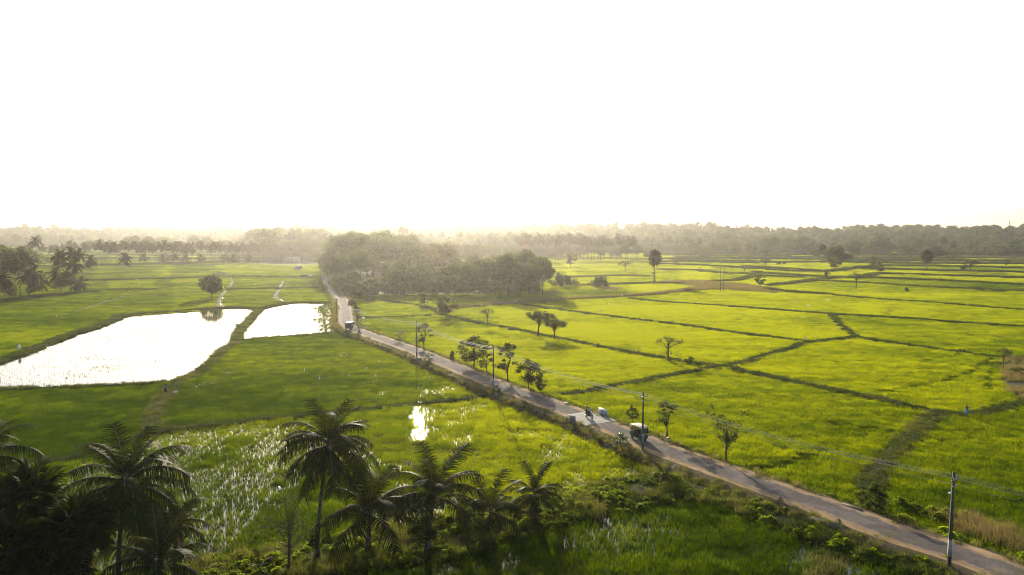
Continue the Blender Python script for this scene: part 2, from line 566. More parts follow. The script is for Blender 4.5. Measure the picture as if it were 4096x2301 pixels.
# ------------------------------------------------------------------ bunds: (points in photo pixels, half width, height, kind)  kind: 0 green, 1 mixed, 2 dry
BUNDS = [
 ([(2267,1582),(2380,1562),(2565,1530),(2700,1502),(2843,1476),(2960,1458),(3072,1424),(3223,1374),(3422,1351)], 0.8, .3, 0),
 ([(1421,1196),(1510,1200),(1592,1212),(1700,1228),(1745,1245),(1779,1263),(1859,1283),(1950,1303),(2048,1316),(2147,1341),(2247,1358),(2386,1387),(2485,1409),(2664,1438),(2803,1462),(2903,1472),(3072,1508),(3231,1546),(3430,1582),(3589,1617),(3708,1649),(3748,1661),(3867,1668),(3986,1645),(4096,1613),(4350,1540)], 0.85, .35, 0),
 ([(3748,1663),(3668,1729),(3600,1790),(3530,1856),(3490,1920),(3470,1960),(3464,2004)], 0.95, .3, 1),
 ([(3422,1351),(3549,1371),(3688,1391),(3827,1411),(3966,1431),(4096,1435),(4500,1450)], 0.8, .3, 0),
 ([(3422,1351),(3370,1307),(3340,1280),(3330,1262)], 0.5, .25, 0),
 ([(2072,1217),(2247,1242),(2406,1263),(2565,1283),(2764,1307),(2923,1331),(3072,1349),(3223,1368)], 0.8, .35, 0),
 ([(2521,1196),(2684,1212),(2843,1222),(3072,1239),(3330,1259),(3589,1273),(3867,1295),(4096,1309),(4500,1330)], 0.9, .4, 0),
 ([(3072,1160),(3112,1166),(3311,1180),(3509,1198),(3748,1214),(3986,1234),(4096,1242),(4500,1266)], 0.9, .45, 0),
 ([(1779,1250),(1803,1232),(1899,1228),(2072,1212),(2247,1200),(2446,1190),(2605,1180),(2724,1166),(2843,1158),(2960,1158),(3072,1164)], 1.5, .5, 2),
 ([(3072,1144),(3171,1134),(3279,1120),(3340,1112),(3509,1114),(3748,1124),(4096,1142),(4500,1160)], 0.9, .45, 0),
 ([(3251,1124),(3470,1134),(3708,1150),(4096,1166),(4500,1185)], 0.8, .4, 1),
 ([(3440,1112),(3517,1096),(3748,1104),(4096,1114),(4500,1128)], 0.9, .5, 0),
 ([(3020,1090),(3072,1096),(3291,1110)], 0.8, .4, 0),
 ([(3183,1088),(3311,1089),(3410,1075),(3668,1083),(4096,1092),(4500,1101)], 0.9, .5, 0),
 ([(2980,1068),(3072,1073),(3271,1084)], 0.8, .4, 0),
 ([(3430,1072),(3537,1065),(3867,1069),(4096,1075),(4500,1082)], 0.9, .5, 0),
 ([(2636,1080),(2803,1084),(2903,1096),(3072,1098)], 0.9, .4, 1),
 ([(2843,1128),(2942,1124),(3022,1104),(3072,1107),(3200,1112)], 0.9, .4, 0),
 ([(2644,1057),(2843,1065),(3072,1080),(3183,1088)], 0.9, .4, 0),
 ([(2175,1112),(2326,1110),(2485,1104),(2596,1108)], 0.9, .4, 1),
 ([(2306,1144),(2446,1140),(2605,1134),(2720,1136)], 0.9, .4, 0),
 ([(1421,1270),(1510,1272),(1640,1268),(1760,1262)], 0.6, .25, 0),
 # left of the road
 ([(-300,1560),(0,1447),(159,1389),(278,1341),(378,1311),(440,1288),(489,1264),(560,1257),(676,1250),(835,1236),(930,1230),(1030,1234)], 1.1, .4, 0),
 ([(1024,1240),(1084,1226),(1155,1212),(1240,1211),(1330,1212)], 0.8, .3, 0),
 ([(1042,1236),(1015,1262),(990,1291),(962,1318),(950,1335),(950,1367),(898,1399),(870,1428),(839,1462),(800,1490),(779,1502),(740,1520),(700,1538),(676,1574),(655,1595),(636,1617),(615,1660),(612,1717)], 0.95, .3, 1),
 ([(-300,1572),(0,1560),(318,1552),(520,1542),(690,1530)], 0.7, .3, 0),
 ([(950,1367),(1024,1357),(1120,1350),(1223,1343),(1354,1335)], 0.7, .3, 0),
 ([(1985,1586),(1879,1597),(1779,1609),(1600,1627),(1421,1645),(1223,1665),(1024,1682),(779,1713),(660,1725),(600,1733),(470,1790),(342,1830),(179,1852),(-200,1890)], 0.7, .32, 0),
 ([(300,1126),(342,1125),(557,1120),(700,1116),(835,1112)], 0.9, .4, 0),
 ([(875,1096),(898,1108),(1024,1108),(1163,1112),(1282,1110)], 0.8, .35, 1),
 ([(437,1162),(530,1160),(620,1162)], 0.7, .3, 0),
 ([(918,1160),(1024,1158),(1140,1157),(1262,1154)], 0.6, .3, 0),
 ([(100,1070),(147,1069),(398,1065),(795,1053),(1024,1045)], 0.9, .4, 0),
 ([(-300,1240),(-100,1220),(0,1208),(130,1193),(250,1182),(330,1172),(380,1168)], 1.2, .4, 0),
 ([(3320,2170),(3308,2240),(3295,2330)], 0.8, .2, 1),
]
rngb = random.Random(4)
for v0, n0 in ((1053,2620),(1046,2700),(1039,2640),(1033,2720),(1027,2600),(1021,2650),(1016,2600),(1011,2700),(1007,2800)):
    u = n0; line = []
    while u < 4600:
        line.append((u, v0 + rngb.uniform(-2.2, 2.2) + (u - 3300) * .004)); u += rngb.uniform(140, 320)
        if rngb.random() < .12 and len(line) > 1:
            BUNDS.append((line, 1.2, .55, rngb.choice([0, 0, 1]))); line = []; v0 += rngb.uniform(-2, 2)
    if len(line) > 1: BUNDS.append((line, 1.2, .55, rngb.choice([0, 0, 1])))
for v0 in (1036, 1024, 1013, 1004, 996):
    BUNDS.append(([(u, v0 + rngb.uniform(-2, 2)) for u in range(-300, 1150, 160)], 1.0, .4, 0))

PATHS = [
 ([(1131,1124),(1127,1138),(1119,1152),(1108,1172),(1101,1190),(1118,1203),(1155,1212)], .8),
 ([(883,1088),(905,1100),(926,1112),(930,1128),(922,1144),(905,1160),(891,1176),(882,1192),(875,1208),(871,1236)], .7),
 ([(238,1271),(320,1243),(400,1215),(480,1190),(557,1168)], 0.3),
]
bm_b = MB(); BL = []
for pts, hw, hh, kind in BUNDS:
    vm = sum(p[1] for p in pts) / len(pts)
    if vm < 1320: k_ = 1.0 + .4 * min(1, (1320 - vm) / 200); hw, hh = hw * k_, hh * k_
    P = resample(GL(pts), 1.5)
    d = np.hypot(P[:, 0], P[:, 1])
    BL.append((P, hw, hh, kind))
    n = len(P); w = hw * (0.8 + 0.45 * fbm(np.arange(n) / 4.0, np.full(n, hw * 31), 2)); h = hh * (0.7 + 0.6 * fbm(np.arange(n) / 3.0, np.full(n, hh * 17), 8))
    N = normals(P); v = np.zeros((n, 5, 3))
    zl = z_land(P[:, 0], P[:, 1])
    for j, (o, z) in enumerate(((1.25, -.04), (.7, .75), (0, 1), (-.7, .75), (-1.25, -.04))):
        v[:, j, 0] = P[:, 0] + N[:, 0] * o * w; v[:, j, 1] = P[:, 1] + N[:, 1] * o * w
        v[:, j, 2] = zl + (h * z if z > 0 else z)
    i = np.arange(n - 1)[:, None] * 5 + np.arange(4)[None, :]
    bm_b.add(v.reshape(-1, 3), np.stack([i, i + 5, i + 6, i + 1], axis=-1).reshape(-1, 4))
structure(bm_b.build('field_bunds', M['bund'], smooth=True))
PL = []
for pts, hw in PATHS:
    P = resample(GL(pts), 1.5); PL.append((P, hw))
    pb = ribbon('p', P, [hw * 1.3, hw * .6, 0, -hw * .6, -hw * 1.3], [-.02, .16, .2, .16, -.02], None, [.4, .2, .1, .2, .4], 5)
    structure(pb.build('path', M['path'], smooth=True))

# ------------------------------------------------------------------ bank of creepers along the bottom (wide lines), dry ground, ponds, woods
BANK_PX = [(560,2400),(800,2335),(1100,2290),(1400,2222),(1700,2178),(1980,2118),(2250,2038),(2500,1985),(2690,1935)]
BANK2_PX = [(2690,1935),(2800,1975),(2960,2010),(3100,2060),(3250,2120),(3420,2175),(3620,2232),(3850,2300),(4150,2390)]
bankP = resample(GL(BANK_PX), 1.0); bank2P = resample(GL(BANK2_PX), 1.0)
for P, w in ((bankP, 2.6), (bank2P, 2.0)):
    o = ribbon('b', P, [w * 1.3, w * .7, 0, -w * .7, -w * 1.3], [-.05, .45, .6, .45, -.05], None, [.5, .4, .3, .4, .5], 13)
    structure(o.build('overgrown_bank', M['bund'], smooth=True))
W1 = GL([(-420,1575),(0,1560),(318,1552),(690,1530),(740,1516),(839,1462),(898,1399),(950,1367),(950,1335),(990,1291),(1042,1236),(930,1233),(835,1240),(676,1254),(489,1268),(378,1315),(278,1343),(159,1391),(0,1449),(-420,1590)])
W2 = GL([(950,1367),(1024,1357),(1223,1343),(1350,1335),(1345,1280),(1330,1240),(1326,1212),(1155,1214),(1084,1228),(1042,1238),(990,1291),(950,1335)])
S1 = GL([(-600,1900),(179,1852),(342,1830),(600,1733),(1024,1683),(1421,1647),(1985,1588),(2160,1650),(2480,1800),(2640,1905),(2690,1935),(2500,1985),(2250,2038),(1980,2118),(1700,2178),(1400,2222),(1100,2290),(800,2335),(560,2400),(-600,2600)])
S2 = GL([(560,2400),(800,2335),(1100,2290),(1400,2222),(1700,2178),(1980,2118),(2250,2038),(2500,1985),(2690,1935),(2800,1975),(2960,2010),(3100,2060),(3250,2120),(3420,2175),(3620,2232),(3850,2300),(4150,2390),(4300,2900),(0,2900)])
S3 = GL([(600,1733),(1024,1683),(1421,1647),(1985,1588),(1700,1450),(1354,1337),(950,1369),(839,1464),(700,1540),(636,1617),(612,1717)])
S4 = GL([(-500,1900),(179,1852),(342,1830),(600,1733),(636,1617),(676,1574),(690,1532),(318,1554),(-500,1590)])
S5 = GL([(871,1236),(875,1208),(900,1170),(1100,1190),(1155,1212),(1030,1234)])
PONDS = [G(3640,1024), G(3560,1027)]
def flat(poly, z):
    b = bmesh.new()
    b.faces.new([b.verts.new((p[0], p[1], z)) for p in poly])
    bmesh.ops.triangulate(b, faces=b.faces[:])
    out = MB().add([v.co[:] for v in b.verts], [[v.index for v in f.verts] for f in b.faces if (b.verts.index_update() or True)])
    b.free()
    return out
wm = MB()
for i, p in enumerate((W1, W2, S1, S2, S3, S5)):
    wm.merge(flat(p, 0.02 + i * 0.004))
for c in PONDS:
    a = np.arange(24) * 2 * math.pi / 24
    wm.merge(flat([(c.x + 32 * math.cos(t) * (1 + .15 * math.sin(3 * t)), c.y + 11 * math.sin(t), 0) for t in a], 0.06))
structure(wm.build('water', M['water']))
DRY = [GL([(2640,1126),(2780,1124),(2860,1130),(2960,1136),(3072,1150),(3130,1162),(3100,1174),(2960,1166),(2840,1156),(2700,1166),(2790,1148),(2700,1138)]),
       GL([(2380,1152),(2440,1150),(2500,1156),(2470,1163),(2400,1162)]),
       GL([(3995,1440),(4060,1436),(4400,1440),(4400,1600),(4096,1610),(4030,1570),(4000,1520)]),
       GL([(3740,1030),(3900,1022),(4600,1000),(4600,1040),(3900,1035)])]
dm = MB()
for p in DRY: dm.merge(flat(p, 0.03))
structure(dm.build('dry_ground', M['bank']))
WOOD = GL([(1300,1104),(1316,1130),(1345,1158),(1382,1182),(1440,1186),(1501,1180),(1700,1178),(1898,1178),(2048,1166),(2160,1152),(2180,1120),(2160,1085),(2100,1062),(1900,1050),(1500,1040),(1330,1045)])
GROVES = [GL([(-500,1215),(0,1208),(130,1193),(330,1170),(345,1140),(200,1110),(150,1060),(-500,1010)]),
          GL([(1030,1060),(1330,1060),(1330,1020),(1000,1030)]), GL([(2000,1062),(2560,1056),(2560,1010),(1500,1000),(1300,1040)])]

# ------------------------------------------------------------------ instancing
def proto(name, mb, mats):
    o = bpy.data.objects.new(name, mb.mesh(name, mats))
    return o

def scatter(name, protos, pts, rot, scl, idx, tint, label, cat):
    pts = np.asarray(pts, dtype=np.float32)
    c = bpy.data.collections.new(name + '_kinds')
    for p in protos: c.objects.link(p)
    order = sorted(range(len(protos)), key=lambda i: protos[i].name)
    remap = np.zeros(len(protos), int)
    for k, i in enumerate(order): remap[i] = k
    me = bpy.data.meshes.new(name)
    me.vertices.add(len(pts)); me.vertices.foreach_set('co', pts.ravel())
    def att(n, t, d, key):
        a = me.attributes.new(n, t, 'POINT'); a.data.foreach_set(key, np.asarray(d).ravel())
    att('rot', 'FLOAT_VECTOR', np.asarray(rot, np.float32), 'vector')
    att('scl', 'FLOAT_VECTOR', np.asarray(scl, np.float32), 'vector')
    att('pick', 'INT', remap[np.asarray(idx, int)].astype(np.int32), 'value')
    att('tint', 'FLOAT', np.asarray(tint, np.float32), 'value')
    o = bpy.data.objects.new(name, me); COL.objects.link(o)
    g = bpy.data.node_groups.new(name, 'GeometryNodeTree')
    g.interface.new_socket('Geometry', in_out='INPUT', socket_type='NodeSocketGeometry')
    g.interface.new_socket('Geometry', in_out='OUTPUT', socket_type='NodeSocketGeometry')
    N = g.nodes.new
    gi, go = N('NodeGroupInput'), N('NodeGroupOutput')
    ci = N('GeometryNodeCollectionInfo'); ci.inputs[0].default_value = c
    ci.inputs['Separate Children'].default_value = True; ci.inputs['Reset Children'].default_value = True
    ip = N('GeometryNodeInstanceOnPoints'); ip.inputs['Pick Instance'].default_value = True
    def na(n, t):
        x = N('GeometryNodeInputNamedAttribute'); x.data_type = t; x.inputs[0].default_value = n
        return [s for s in x.outputs if s.enabled and s.name == 'Attribute'][0]
    L = g.links.new
    L(gi.outputs[0], ip.inputs['Points']); L(ci.outputs[0], ip.inputs['Instance'])
    L(na('pick', 'INT'), ip.inputs['Instance Index']); L(na('rot', 'FLOAT_VECTOR'), ip.inputs['Rotation']); L(na('scl', 'FLOAT_VECTOR'), ip.inputs['Scale'])
    L(ip.outputs[0], go.inputs[0])
    md = o.modifiers.new('scatter', 'NODES'); md.node_group = g
    return stuff(o, label, cat)

def blades(rng, cx, cy, n, h, w, spread, lean, segs=2, hv=None):
    """n bent grass blades round (cx, cy) arrays -> verts, quads"""
    N = len(cx) * n
    bx = np.repeat(cx, n) + rng.normal(0, spread, N); by = np.repeat(cy, n) + rng.normal(0, spread, N)
    a = rng.uniform(0, 2 * math.pi, N); hh = h * rng.uniform(.65, 1.15, N) * (np.repeat(hv, n) if hv is not None else 1); le = lean * rng.uniform(.2, 1.2, N) * hh
    dx, dy = np.cos(a), np.sin(a); b = a + math.pi / 2 + rng.uniform(-.5, .5, N); wx, wy = np.cos(b) * w / 2, np.sin(b) * w / 2
    V = np.zeros((N, 2 * (segs + 1), 3))
    for k in range(segs + 1):
        t = k / segs; o = le * t * t; z = hh * (t - .18 * t * t * lean); q = (1 - t * .85)
        V[:, 2 * k, 0] = bx + dx * o - wx * q; V[:, 2 * k, 1] = by + dy * o - wy * q; V[:, 2 * k, 2] = z
        V[:, 2 * k + 1, 0] = bx + dx * o + wx * q; V[:, 2 * k + 1, 1] = by + dy * o + wy * q; V[:, 2 * k + 1, 2] = z
    base = np.arange(N)[:, None] * (2 * (segs + 1))
    F = np.concatenate([base + np.array([2 * k, 2 * k + 1, 2 * k + 3, 2 * k + 2]) for k in range(segs)])
    return V.reshape(-1, 3), F

def rice_tile(seed, size, step, keep, per, h, w, spread, lean=.45, rows=False):
    rng = np.random.default_rng(seed)
    k = int(size / step)
    g = (np.arange(k) + .5) * size / k - size / 2
    X, Y = np.meshgrid(g, g)
    X = X.ravel() + rng.normal(0, step * (.10 if rows else .28), k * k); Y = Y.ravel() + rng.normal(0, step * (.06 if rows else .28), k * k)
    m = rng.random(k * k) < keep
    if not m.any(): m[0] = True
    hv = .62 + .76 * fbm(X[m] / (step * 2.2) + seed * 9.1, Y[m] / (step * 1.6) + seed * 3.3, seed, 2) * rng.uniform(.8, 1.2, m.sum())
    v, f = blades(rng, X[m], Y[m], per, h, w, spread, lean, hv=None if rows else hv)
    return MB().add(v, f)
near = [('dense', dict(size=1.5, step=.18, keep=1, per=10, h=.54, w=.030, spread=.07)),
        ('thin', dict(size=1.5, step=.24, keep=.86, per=11, h=.48, w=.028, spread=.055, lean=.4)),
        ('sparse', dict(size=1.5, step=.25, keep=.76, per=11, h=.48, w=.028, spread=.055, lean=.38)),
        ('gappy', dict(size=1.5, step=.26, keep=.64, per=11, h=.46, w=.028, spread=.055, lean=.35)),
        ('shoots', dict(size=1.5, step=.375, keep=.55, per=5, h=.28, w=.026, spread=.03, lean=.35, rows=True)),
        ('few', dict(size=1.5, step=.375, keep=.2, per=5, h=.25, w=.026, spread=.03, lean=.35, rows=True)),
        ('clumps', dict(size=1.5, step=.28, keep=.92, per=16, h=.60, w=.028, spread=.06, lean=.45))]
rp = []
for i, (nm, kw) in enumerate(near):
    for j in range(2):
        rp.append(proto('rice_%02d' % len(rp), rice_tile(100 + i * 7 + j, **kw), M['rice']))
rp.append(proto('rice_%02d' % len(rp), rice_tile(301, 2.6, .22, 1, 6, .52, .045, .07), M['rice']))     # 14: middle distance
rp.append(proto('rice_%02d' % len(rp), rice_tile(302, 2.6, .22, 1, 6, .52, .045, .07), M['rice']))
rp.append(proto('rice_%02d' % len(rp), rice_tile(303, 7.0, .42, 1, 6, .55, .12, .14), M['rice']))      # 16: far
rp.append(proto('rice_%02d' % len(rp), rice_tile(304, 7.0, .42, 1, 6, .55, .12, .14), M['rice']))

def grid(size, r0, r1, ang=R(50)):
    n = int(r1 / size) + 1
    X, Y = np.meshgrid(np.arange(-n, n + 1) * size, np.arange(0, n + 1) * size)
    X, Y = X.ravel(), Y.ravel()
    d = np.hypot(X, Y)
    m = (d >= r0) & (d < r1) & (np.abs(np.arctan2(X, Y)) < ang)
    return np.stack([X[m], Y[m]], axis=1)

def free_of_lines(Q, margin):
    ok = np.ones(len(Q), bool)
    for P, w in [(P, hw * 1.0 + margin) for P, hw, _, _ in BL] + [(P, hw + margin) for P, hw in PL] + [(road, 4.2 + margin), (bankP, 2.9 + margin), (bank2P, 2.2 + margin)]:
        lo, hi = P.min(axis=0) - w, P.max(axis=0) + w
        k = np.where(ok & (Q[:, 0] > lo[0]) & (Q[:, 0] < hi[0]) & (Q[:, 1] > lo[1]) & (Q[:, 1] < hi[1]))[0]
        if len(k): ok[k] &= dist_line(Q[k], P) > w
    return ok

TRAILS = [[(3500,1578),(3529,1574),(3668,1550),(3788,1526),(3887,1494),(3930,1466),(3966,1437)], [(3040,1888),(3072,1880),(3175,1848),(3271,1828),(3295,1808)], [(3676,1452),(3760,1438),(3847,1420)], [(3960,1560),(3962,1500),(3985,1455)], [(3531,1266),(3550,1252),(3568,1243)], [(2060,1480),(2180,1498),(2300,1512)], [(3340,1700),(3450,1716),(3580,1730)]]
DULL = [(3900, 1150, 330, 22, -.35), (2400, 1172, 260, 14, -.38), (2350, 1096, 180, 9, -.3), (3300, 1290, 120, 20, -.2), (2700, 1560, 260, 30, -.12), (3350, 1720, 300, 40, -.14), (900, 1620, 500, 18, -.1), (300, 1690, 400, 15, -.12), (1500, 1540, 350, 14, -.12), (120, 1350, 300, 25, .2), (2450, 1330, 300, 30, .12), (2150, 1480, 250, 40, .12)]
def rice():
    rng = np.random.default_rng(11)
    P_, S_, I_, T_ = [], [], [], []
    for lod, (size, r0, r1) in enumerate(((1.45, 34, 185), (2.5, 185, 460), (6.8, 460, 1900))):
        Q = grid(size, r0, r1)
        Q = Q + rng.uniform(-.12, .12, Q.shape) * size
        ok = free_of_lines(Q, (.30, .75, 2.2)[lod])
        for p in DRY + [WOOD] + GROVES[1:2]: ok &= ~inside(Q, p)
        if lod == 0: pass
        zl = z_land(Q[:, 0], Q[:, 1])
        ok &= zl < 0.6
        for c in PONDS: ok &= ((Q[:, 0] - c.x) / 34) ** 2 + ((Q[:, 1] - c.y) / 13) ** 2 > 1
        Q = Q[ok]; x, y = Q[:, 0], Q[:, 1]
        u, v = proj(x, y)
        # tint: broad patches, fine streaks across the view, per-field leaning
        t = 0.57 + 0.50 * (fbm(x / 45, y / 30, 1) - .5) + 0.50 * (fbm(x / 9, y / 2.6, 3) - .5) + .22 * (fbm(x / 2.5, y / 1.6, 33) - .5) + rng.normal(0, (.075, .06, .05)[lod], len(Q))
        t += np.interp(u, [-500, 700, 1300, 2000, 2700, 3400, 4100, 4700], [-.28, -.24, -.16, .20, .22, .14, .04, 0])  # crop tone from left to right, with part of the light falloff painted in
        t += np.interp(v, [1000, 1150, 1300, 1500, 1700, 2000], [.05, .05, .05, .08, -.02, -.18])  # nearer rice darker green, the dimming light partly put into its tint
        sig = np.zeros(len(Q)); rs = random.Random(17)
        for pts, _, _, _ in BUNDS:
            w = rs.random(); pu, pv = [p[0] for p in pts], [p[1] for p in pts]
            if pu[-1] < pu[0]: pu, pv = pu[::-1], pv[::-1]
            if all(q > p for p, q in zip(pu, pu[1:])) and pu[-1] - pu[0] > 150:
                sig += w * ((u > pu[0]) & (u < pu[-1]) & (v < np.interp(u, pu, pv)))
        t += ((sig * 7.31) % 1.0 - .5) * np.interp(v, [1000, 1300, 1500], [.42, .26, .14])
        hs = 0.86 + 0.6 * (fbm(x / 14, y / 4, 6) - .5) + .4 * (fbm(x / 5, y / 2.2, 9) - .5) + rng.normal(0, .06, len(Q))
        k = np.zeros(len(Q), int)
        for pts in TRAILS:
            near_ = dist_line(Q, resample(GL(pts), 2.0)) < (.75, 1.0, 2.5)[lod]
            hs[near_] *= .45; t[near_] -= .35
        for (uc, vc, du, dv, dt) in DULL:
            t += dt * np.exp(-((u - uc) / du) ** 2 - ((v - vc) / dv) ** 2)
        if lod == 0:
            k[:] = 0
            n1 = fbm(x / 10, y / 16, 21); n2 = fbm(x / 3.0, y / 4.5, 22)
            s1 = inside(Q, S1)
            g = np.exp(-((u - 950) / 420) ** 2 - ((v - 1900) / 260) ** 2) + .8 * np.exp(-((u - 1000) / 350) ** 2 - ((v - 2230) / 140) ** 2) + 1.5 * np.exp(-((u - 1665) / 80) ** 2 - ((v - 1690) / 90) ** 2) + .4 * np.exp(-((u - 2350) / 250) ** 2 - ((v - 1890) / 60) ** 2)
            val = .38 * g + (n1 - .5) * 2.1 + (n2 - .5) * 1.3
            k[s1] = np.select([val[s1] > 1.0, val[s1] > .70, val[s1] > .30], [3, 2, 1], 0)
            t[s1] += .13; 
            s2 = inside(Q, S2); k[s2] = np.where(n2[s2] > .72, 1, np.where(n1[s2] + .6 * n2[s2] > .80, 6, 0)); t[s2] -= .36  # bottom paddy: darker green crop, with vignette and shading put into the tint
            s3 = inside(Q, S3); val3 = (n1 - .5) * 1.0 + (n2 - .5) * 1.2 + .25 * np.exp(-((u - 820) / 150) ** 2 - ((v - 1600) / 80) ** 2) + .12 * np.exp(-((u - 1660) / 60) ** 2 - ((v - 1580) / 40) ** 2)
            k[s3] = np.select([val3[s3] > .62, val3[s3] > .46], [2, 1], 0); t[s3] -= .12; hs[s3] *= .9
            s4 = inside(Q, S4); k[s4] = 0; t[s4] -= .16; hs[s4] *= .9
            for W in (W1, W2):
                w = inside(Q, W); k[w] = np.where(n1[w] * .6 + n2[w] * .5 > .66, 4, 5); t[w] = .1; hs[w] = 1
            k = k * 2 + rng.integers(0, 2, len(Q))
        elif lod == 1:
            k[:] = 14 + rng.integers(0, 2, len(Q))
            n1 = fbm(x / 14, y / 20, 21); n2 = fbm(x / 5, y / 7, 22)
            for W in (W1, W2):
                w = inside(Q, W); k[w] = np.where(n1[w] * .6 + n2[w] * .5 > .60, 8, 10); t[w] = .1; hs[w] = 1.2
            e = inside(Q, W2) & (u > 1270 + 30 * (n2 - .5) * 4)
            k[e] = 2; hs[e] = .8
            s5 = inside(Q, S5); k[s5] = np.where(n2[s5] > .62, 4, 14); t[s5] -= .05
            w = inside(Q, W1) & (v < 1262) & (u > 830); k[w] = 8; hs[w] = 2.0
            s3 = inside(Q, S3); t[s3] -= .12
        else:
            k[:] = 16 + rng.integers(0, 2, len(Q))
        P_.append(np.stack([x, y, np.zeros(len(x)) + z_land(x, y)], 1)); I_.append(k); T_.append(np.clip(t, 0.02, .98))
        s = np.ones((len(x), 3)) * 1.06
        if lod == 1: s[k < 14] *= 1.62
        s[:, 2] = 1; s[:, 2] = np.clip(hs, .5, 1.6) ; S_.append(s)
    P_, S_, I_, T_ = map(np.concatenate, (P_, S_, I_, T_))
    rot = np.zeros((len(P_), 3)); rot[:, 2] = rng.integers(0, 4, len(P_)) * math.pi / 2 + rng.uniform(-.12, .12, len(P_))
    rot[:, :2] = rng.normal(0, .03, (len(P_), 2))
    print('rice tiles', len(P_))
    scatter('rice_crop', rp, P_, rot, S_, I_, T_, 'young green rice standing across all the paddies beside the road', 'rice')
rice()

# ------------------------------------------------------------------ grass on bunds and verges
gp = []
def tuft(seed, n, h, w, spread, lean):
    rng = np.random.default_rng(seed)
    v, f = blades(rng, np.zeros(1), np.zeros(1), n, h, w, spread, lean)
    return MB().add(v, f)
for i in range(3): gp.append(proto('tuft_%d' % i, tuft(50 + i, 46, .36, .03, .20, .9), M['grass']))
gp.append(proto('tuft_3', tuft(60, 70, .75, .028, .24, .7), M['grass']))          # tall dry grass
gp.append(proto('tuft_4', tuft(61, 60, .95, .028, .30, .8), M['grass']))
gp.append(proto('tuft_5', tuft(62, 40, .50, .10, .55, .9), M['grass']))           # broad far clump
def grass():
    rng = np.random.default_rng(23)
    P_, I_, T_, S_ = [], [], [], []
    def strip(P, lo, hi, dens, kinds, tint, tvar, sc=(.7, 1.3), z0=0.0, zf=None):
        N = normals(P)
        seg = np.linalg.norm(np.diff(P, axis=0), axis=1).sum()
        n = int(seg * abs(hi - lo) * dens)
        if n < 1: return
        q = rng.integers(0, len(P), n); o = rng.uniform(lo, hi, n)
        x = P[q, 0] + N[q, 0] * o + rng.uniform(-.6, .6, n); y = P[q, 1] + N[q, 1] * o + rng.uniform(-.6, .6, n)
        d = np.hypot(x, y)
        keep = (d < 1400) & (rng.random(n) < np.clip(380 / d, .2, 1)) & (np.abs(np.arctan2(x, y)) < R(52)) & (y > 30)
        x, y, o = x[keep], y[keep], o[keep]; d = d[keep]
        nz = fbm(x / 4, y / 4, 41)
        z = (zf(o) if zf else np.zeros(len(x)) + z0) + z_land(x, y)
        P_.append(np.stack([x, y, z], 1))
        kk = np.array(kinds)[rng.integers(0, len(kinds), len(x))]
        kk = np.where(d > 330, 5, kk)
        I_.append(kk); T_.append(np.clip(tint + tvar * (nz - .5) * 2, 0, 1))
        s = rng.uniform(sc[0], sc[1], len(x)) * np.where(d > 330, np.clip(d / 330, 1.2, 2.4), 1) * (.7 + .6 * nz)
        S_.append(np.stack([s, s, s * np.where(d > 330, .85, 1)], 1))
    for P, hw, hh, kind in BL:
        t = (.24, .45, .82)[kind]
        strip(P, -hw * 1.2, hw * 1.2, 5.5, [0, 1, 2] if kind < 2 else [0, 3, 4], t, .28, (.8, 1.6) if kind < 2 else (.7, 1.3), z0=hh * .45)
    ez = lambda o: np.interp(o, [-4.6, -3.4, -2.5, 2.5, 2.9, 3.6, 4.6], [0, .6, RZ, RZ, .82, .55, 0]) - .03
    strip(road, -4.7, -2.1, 2.6, [0, 1, 2], .42, .30, (.5, 1.1), zf=ez)
    strip(road, 3.2, 4.1, 4.0, [0, 1, 2, 3], .66, .3, (.4, .9), zf=lambda o: np.full(len(o), .62))
    strip(road, -4.4, -2.6, .35, [3], .86, .1, (.5, 1.0), zf=ez)
    strip(road, 2.0, 2.7, 1.3, [0, 1, 2], .60, .3, (.35, .7), zf=ez)
    strip(road, 2.6, 4.8, 3.2, [0, 1, 2, 3], .62, .26, (.5, 1.0), zf=ez)
    strip(bankP, -3.3, 3.3, 4.2, [0, 1, 2, 3], .5, .4, z0=.35)
    strip(bank2P, -2.8, 2.8, 4.2, [0, 1, 2, 3], .5, .4, z0=.3)
    def area(poly, dens, kinds, tint, tvar, sc):
        A = np.array([(p[0], p[1]) for p in poly]); lo, hi = A.min(0), A.max(0)
        n = int((hi - lo).prod() * dens)
        Q = rng.uniform(lo, hi, (min(n, 60000), 2)); Q = Q[inside(Q, poly)]
        nz = fbm(Q[:, 0] / 6, Q[:, 1] / 6, 43); Q = Q[nz > .34]; nz = nz[nz > .34]
        d = np.hypot(Q[:, 0], Q[:, 1])
        P_.append(np.concatenate([Q, np.full((len(Q), 1), .02)], 1)); I_.append(np.where(d > 330, 5, np.array(kinds)[rng.integers(0, len(kinds), len(Q))]))
        T_.append(np.clip(tint + tvar * (nz - .5) * 2, 0, 1)); s = rng.uniform(*sc, len(Q)) * (.6 + .8 * nz); S_.append(np.stack([s, s, s], 1))
    area(DRY[0], .8, [3], .82, .3, (1.0, 1.9)); area(DRY[1], .8, [3], .85, .2, (1, 1.7)); area(DRY[2], 1.6, [0, 3, 4], .78, .3, (.6, 1.1)); area(DRY[3], .08, [5], .85, .2, (2, 3))
    # dry stand right of the road at the bottom right corner
    area(GL([(3700,2075),(3800,2060),(3950,2095),(4096,2130),(4500,2240),(4500,2420),(4260,2330),(4096,2240),(3900,2160),(3760,2110)]), 2.4, [3, 4, 4], .80, .25, (.7, 1.3))
    area(GL([(3500,1990),(3640,1985),(3800,2040),(4000,2080),(4400,2180),(4400,2240),(4096,2140),(3900,2085),(3720,2075),(3600,2060)]), 1.8, [0, 1, 2], .35, .25, (.7, 1.2))
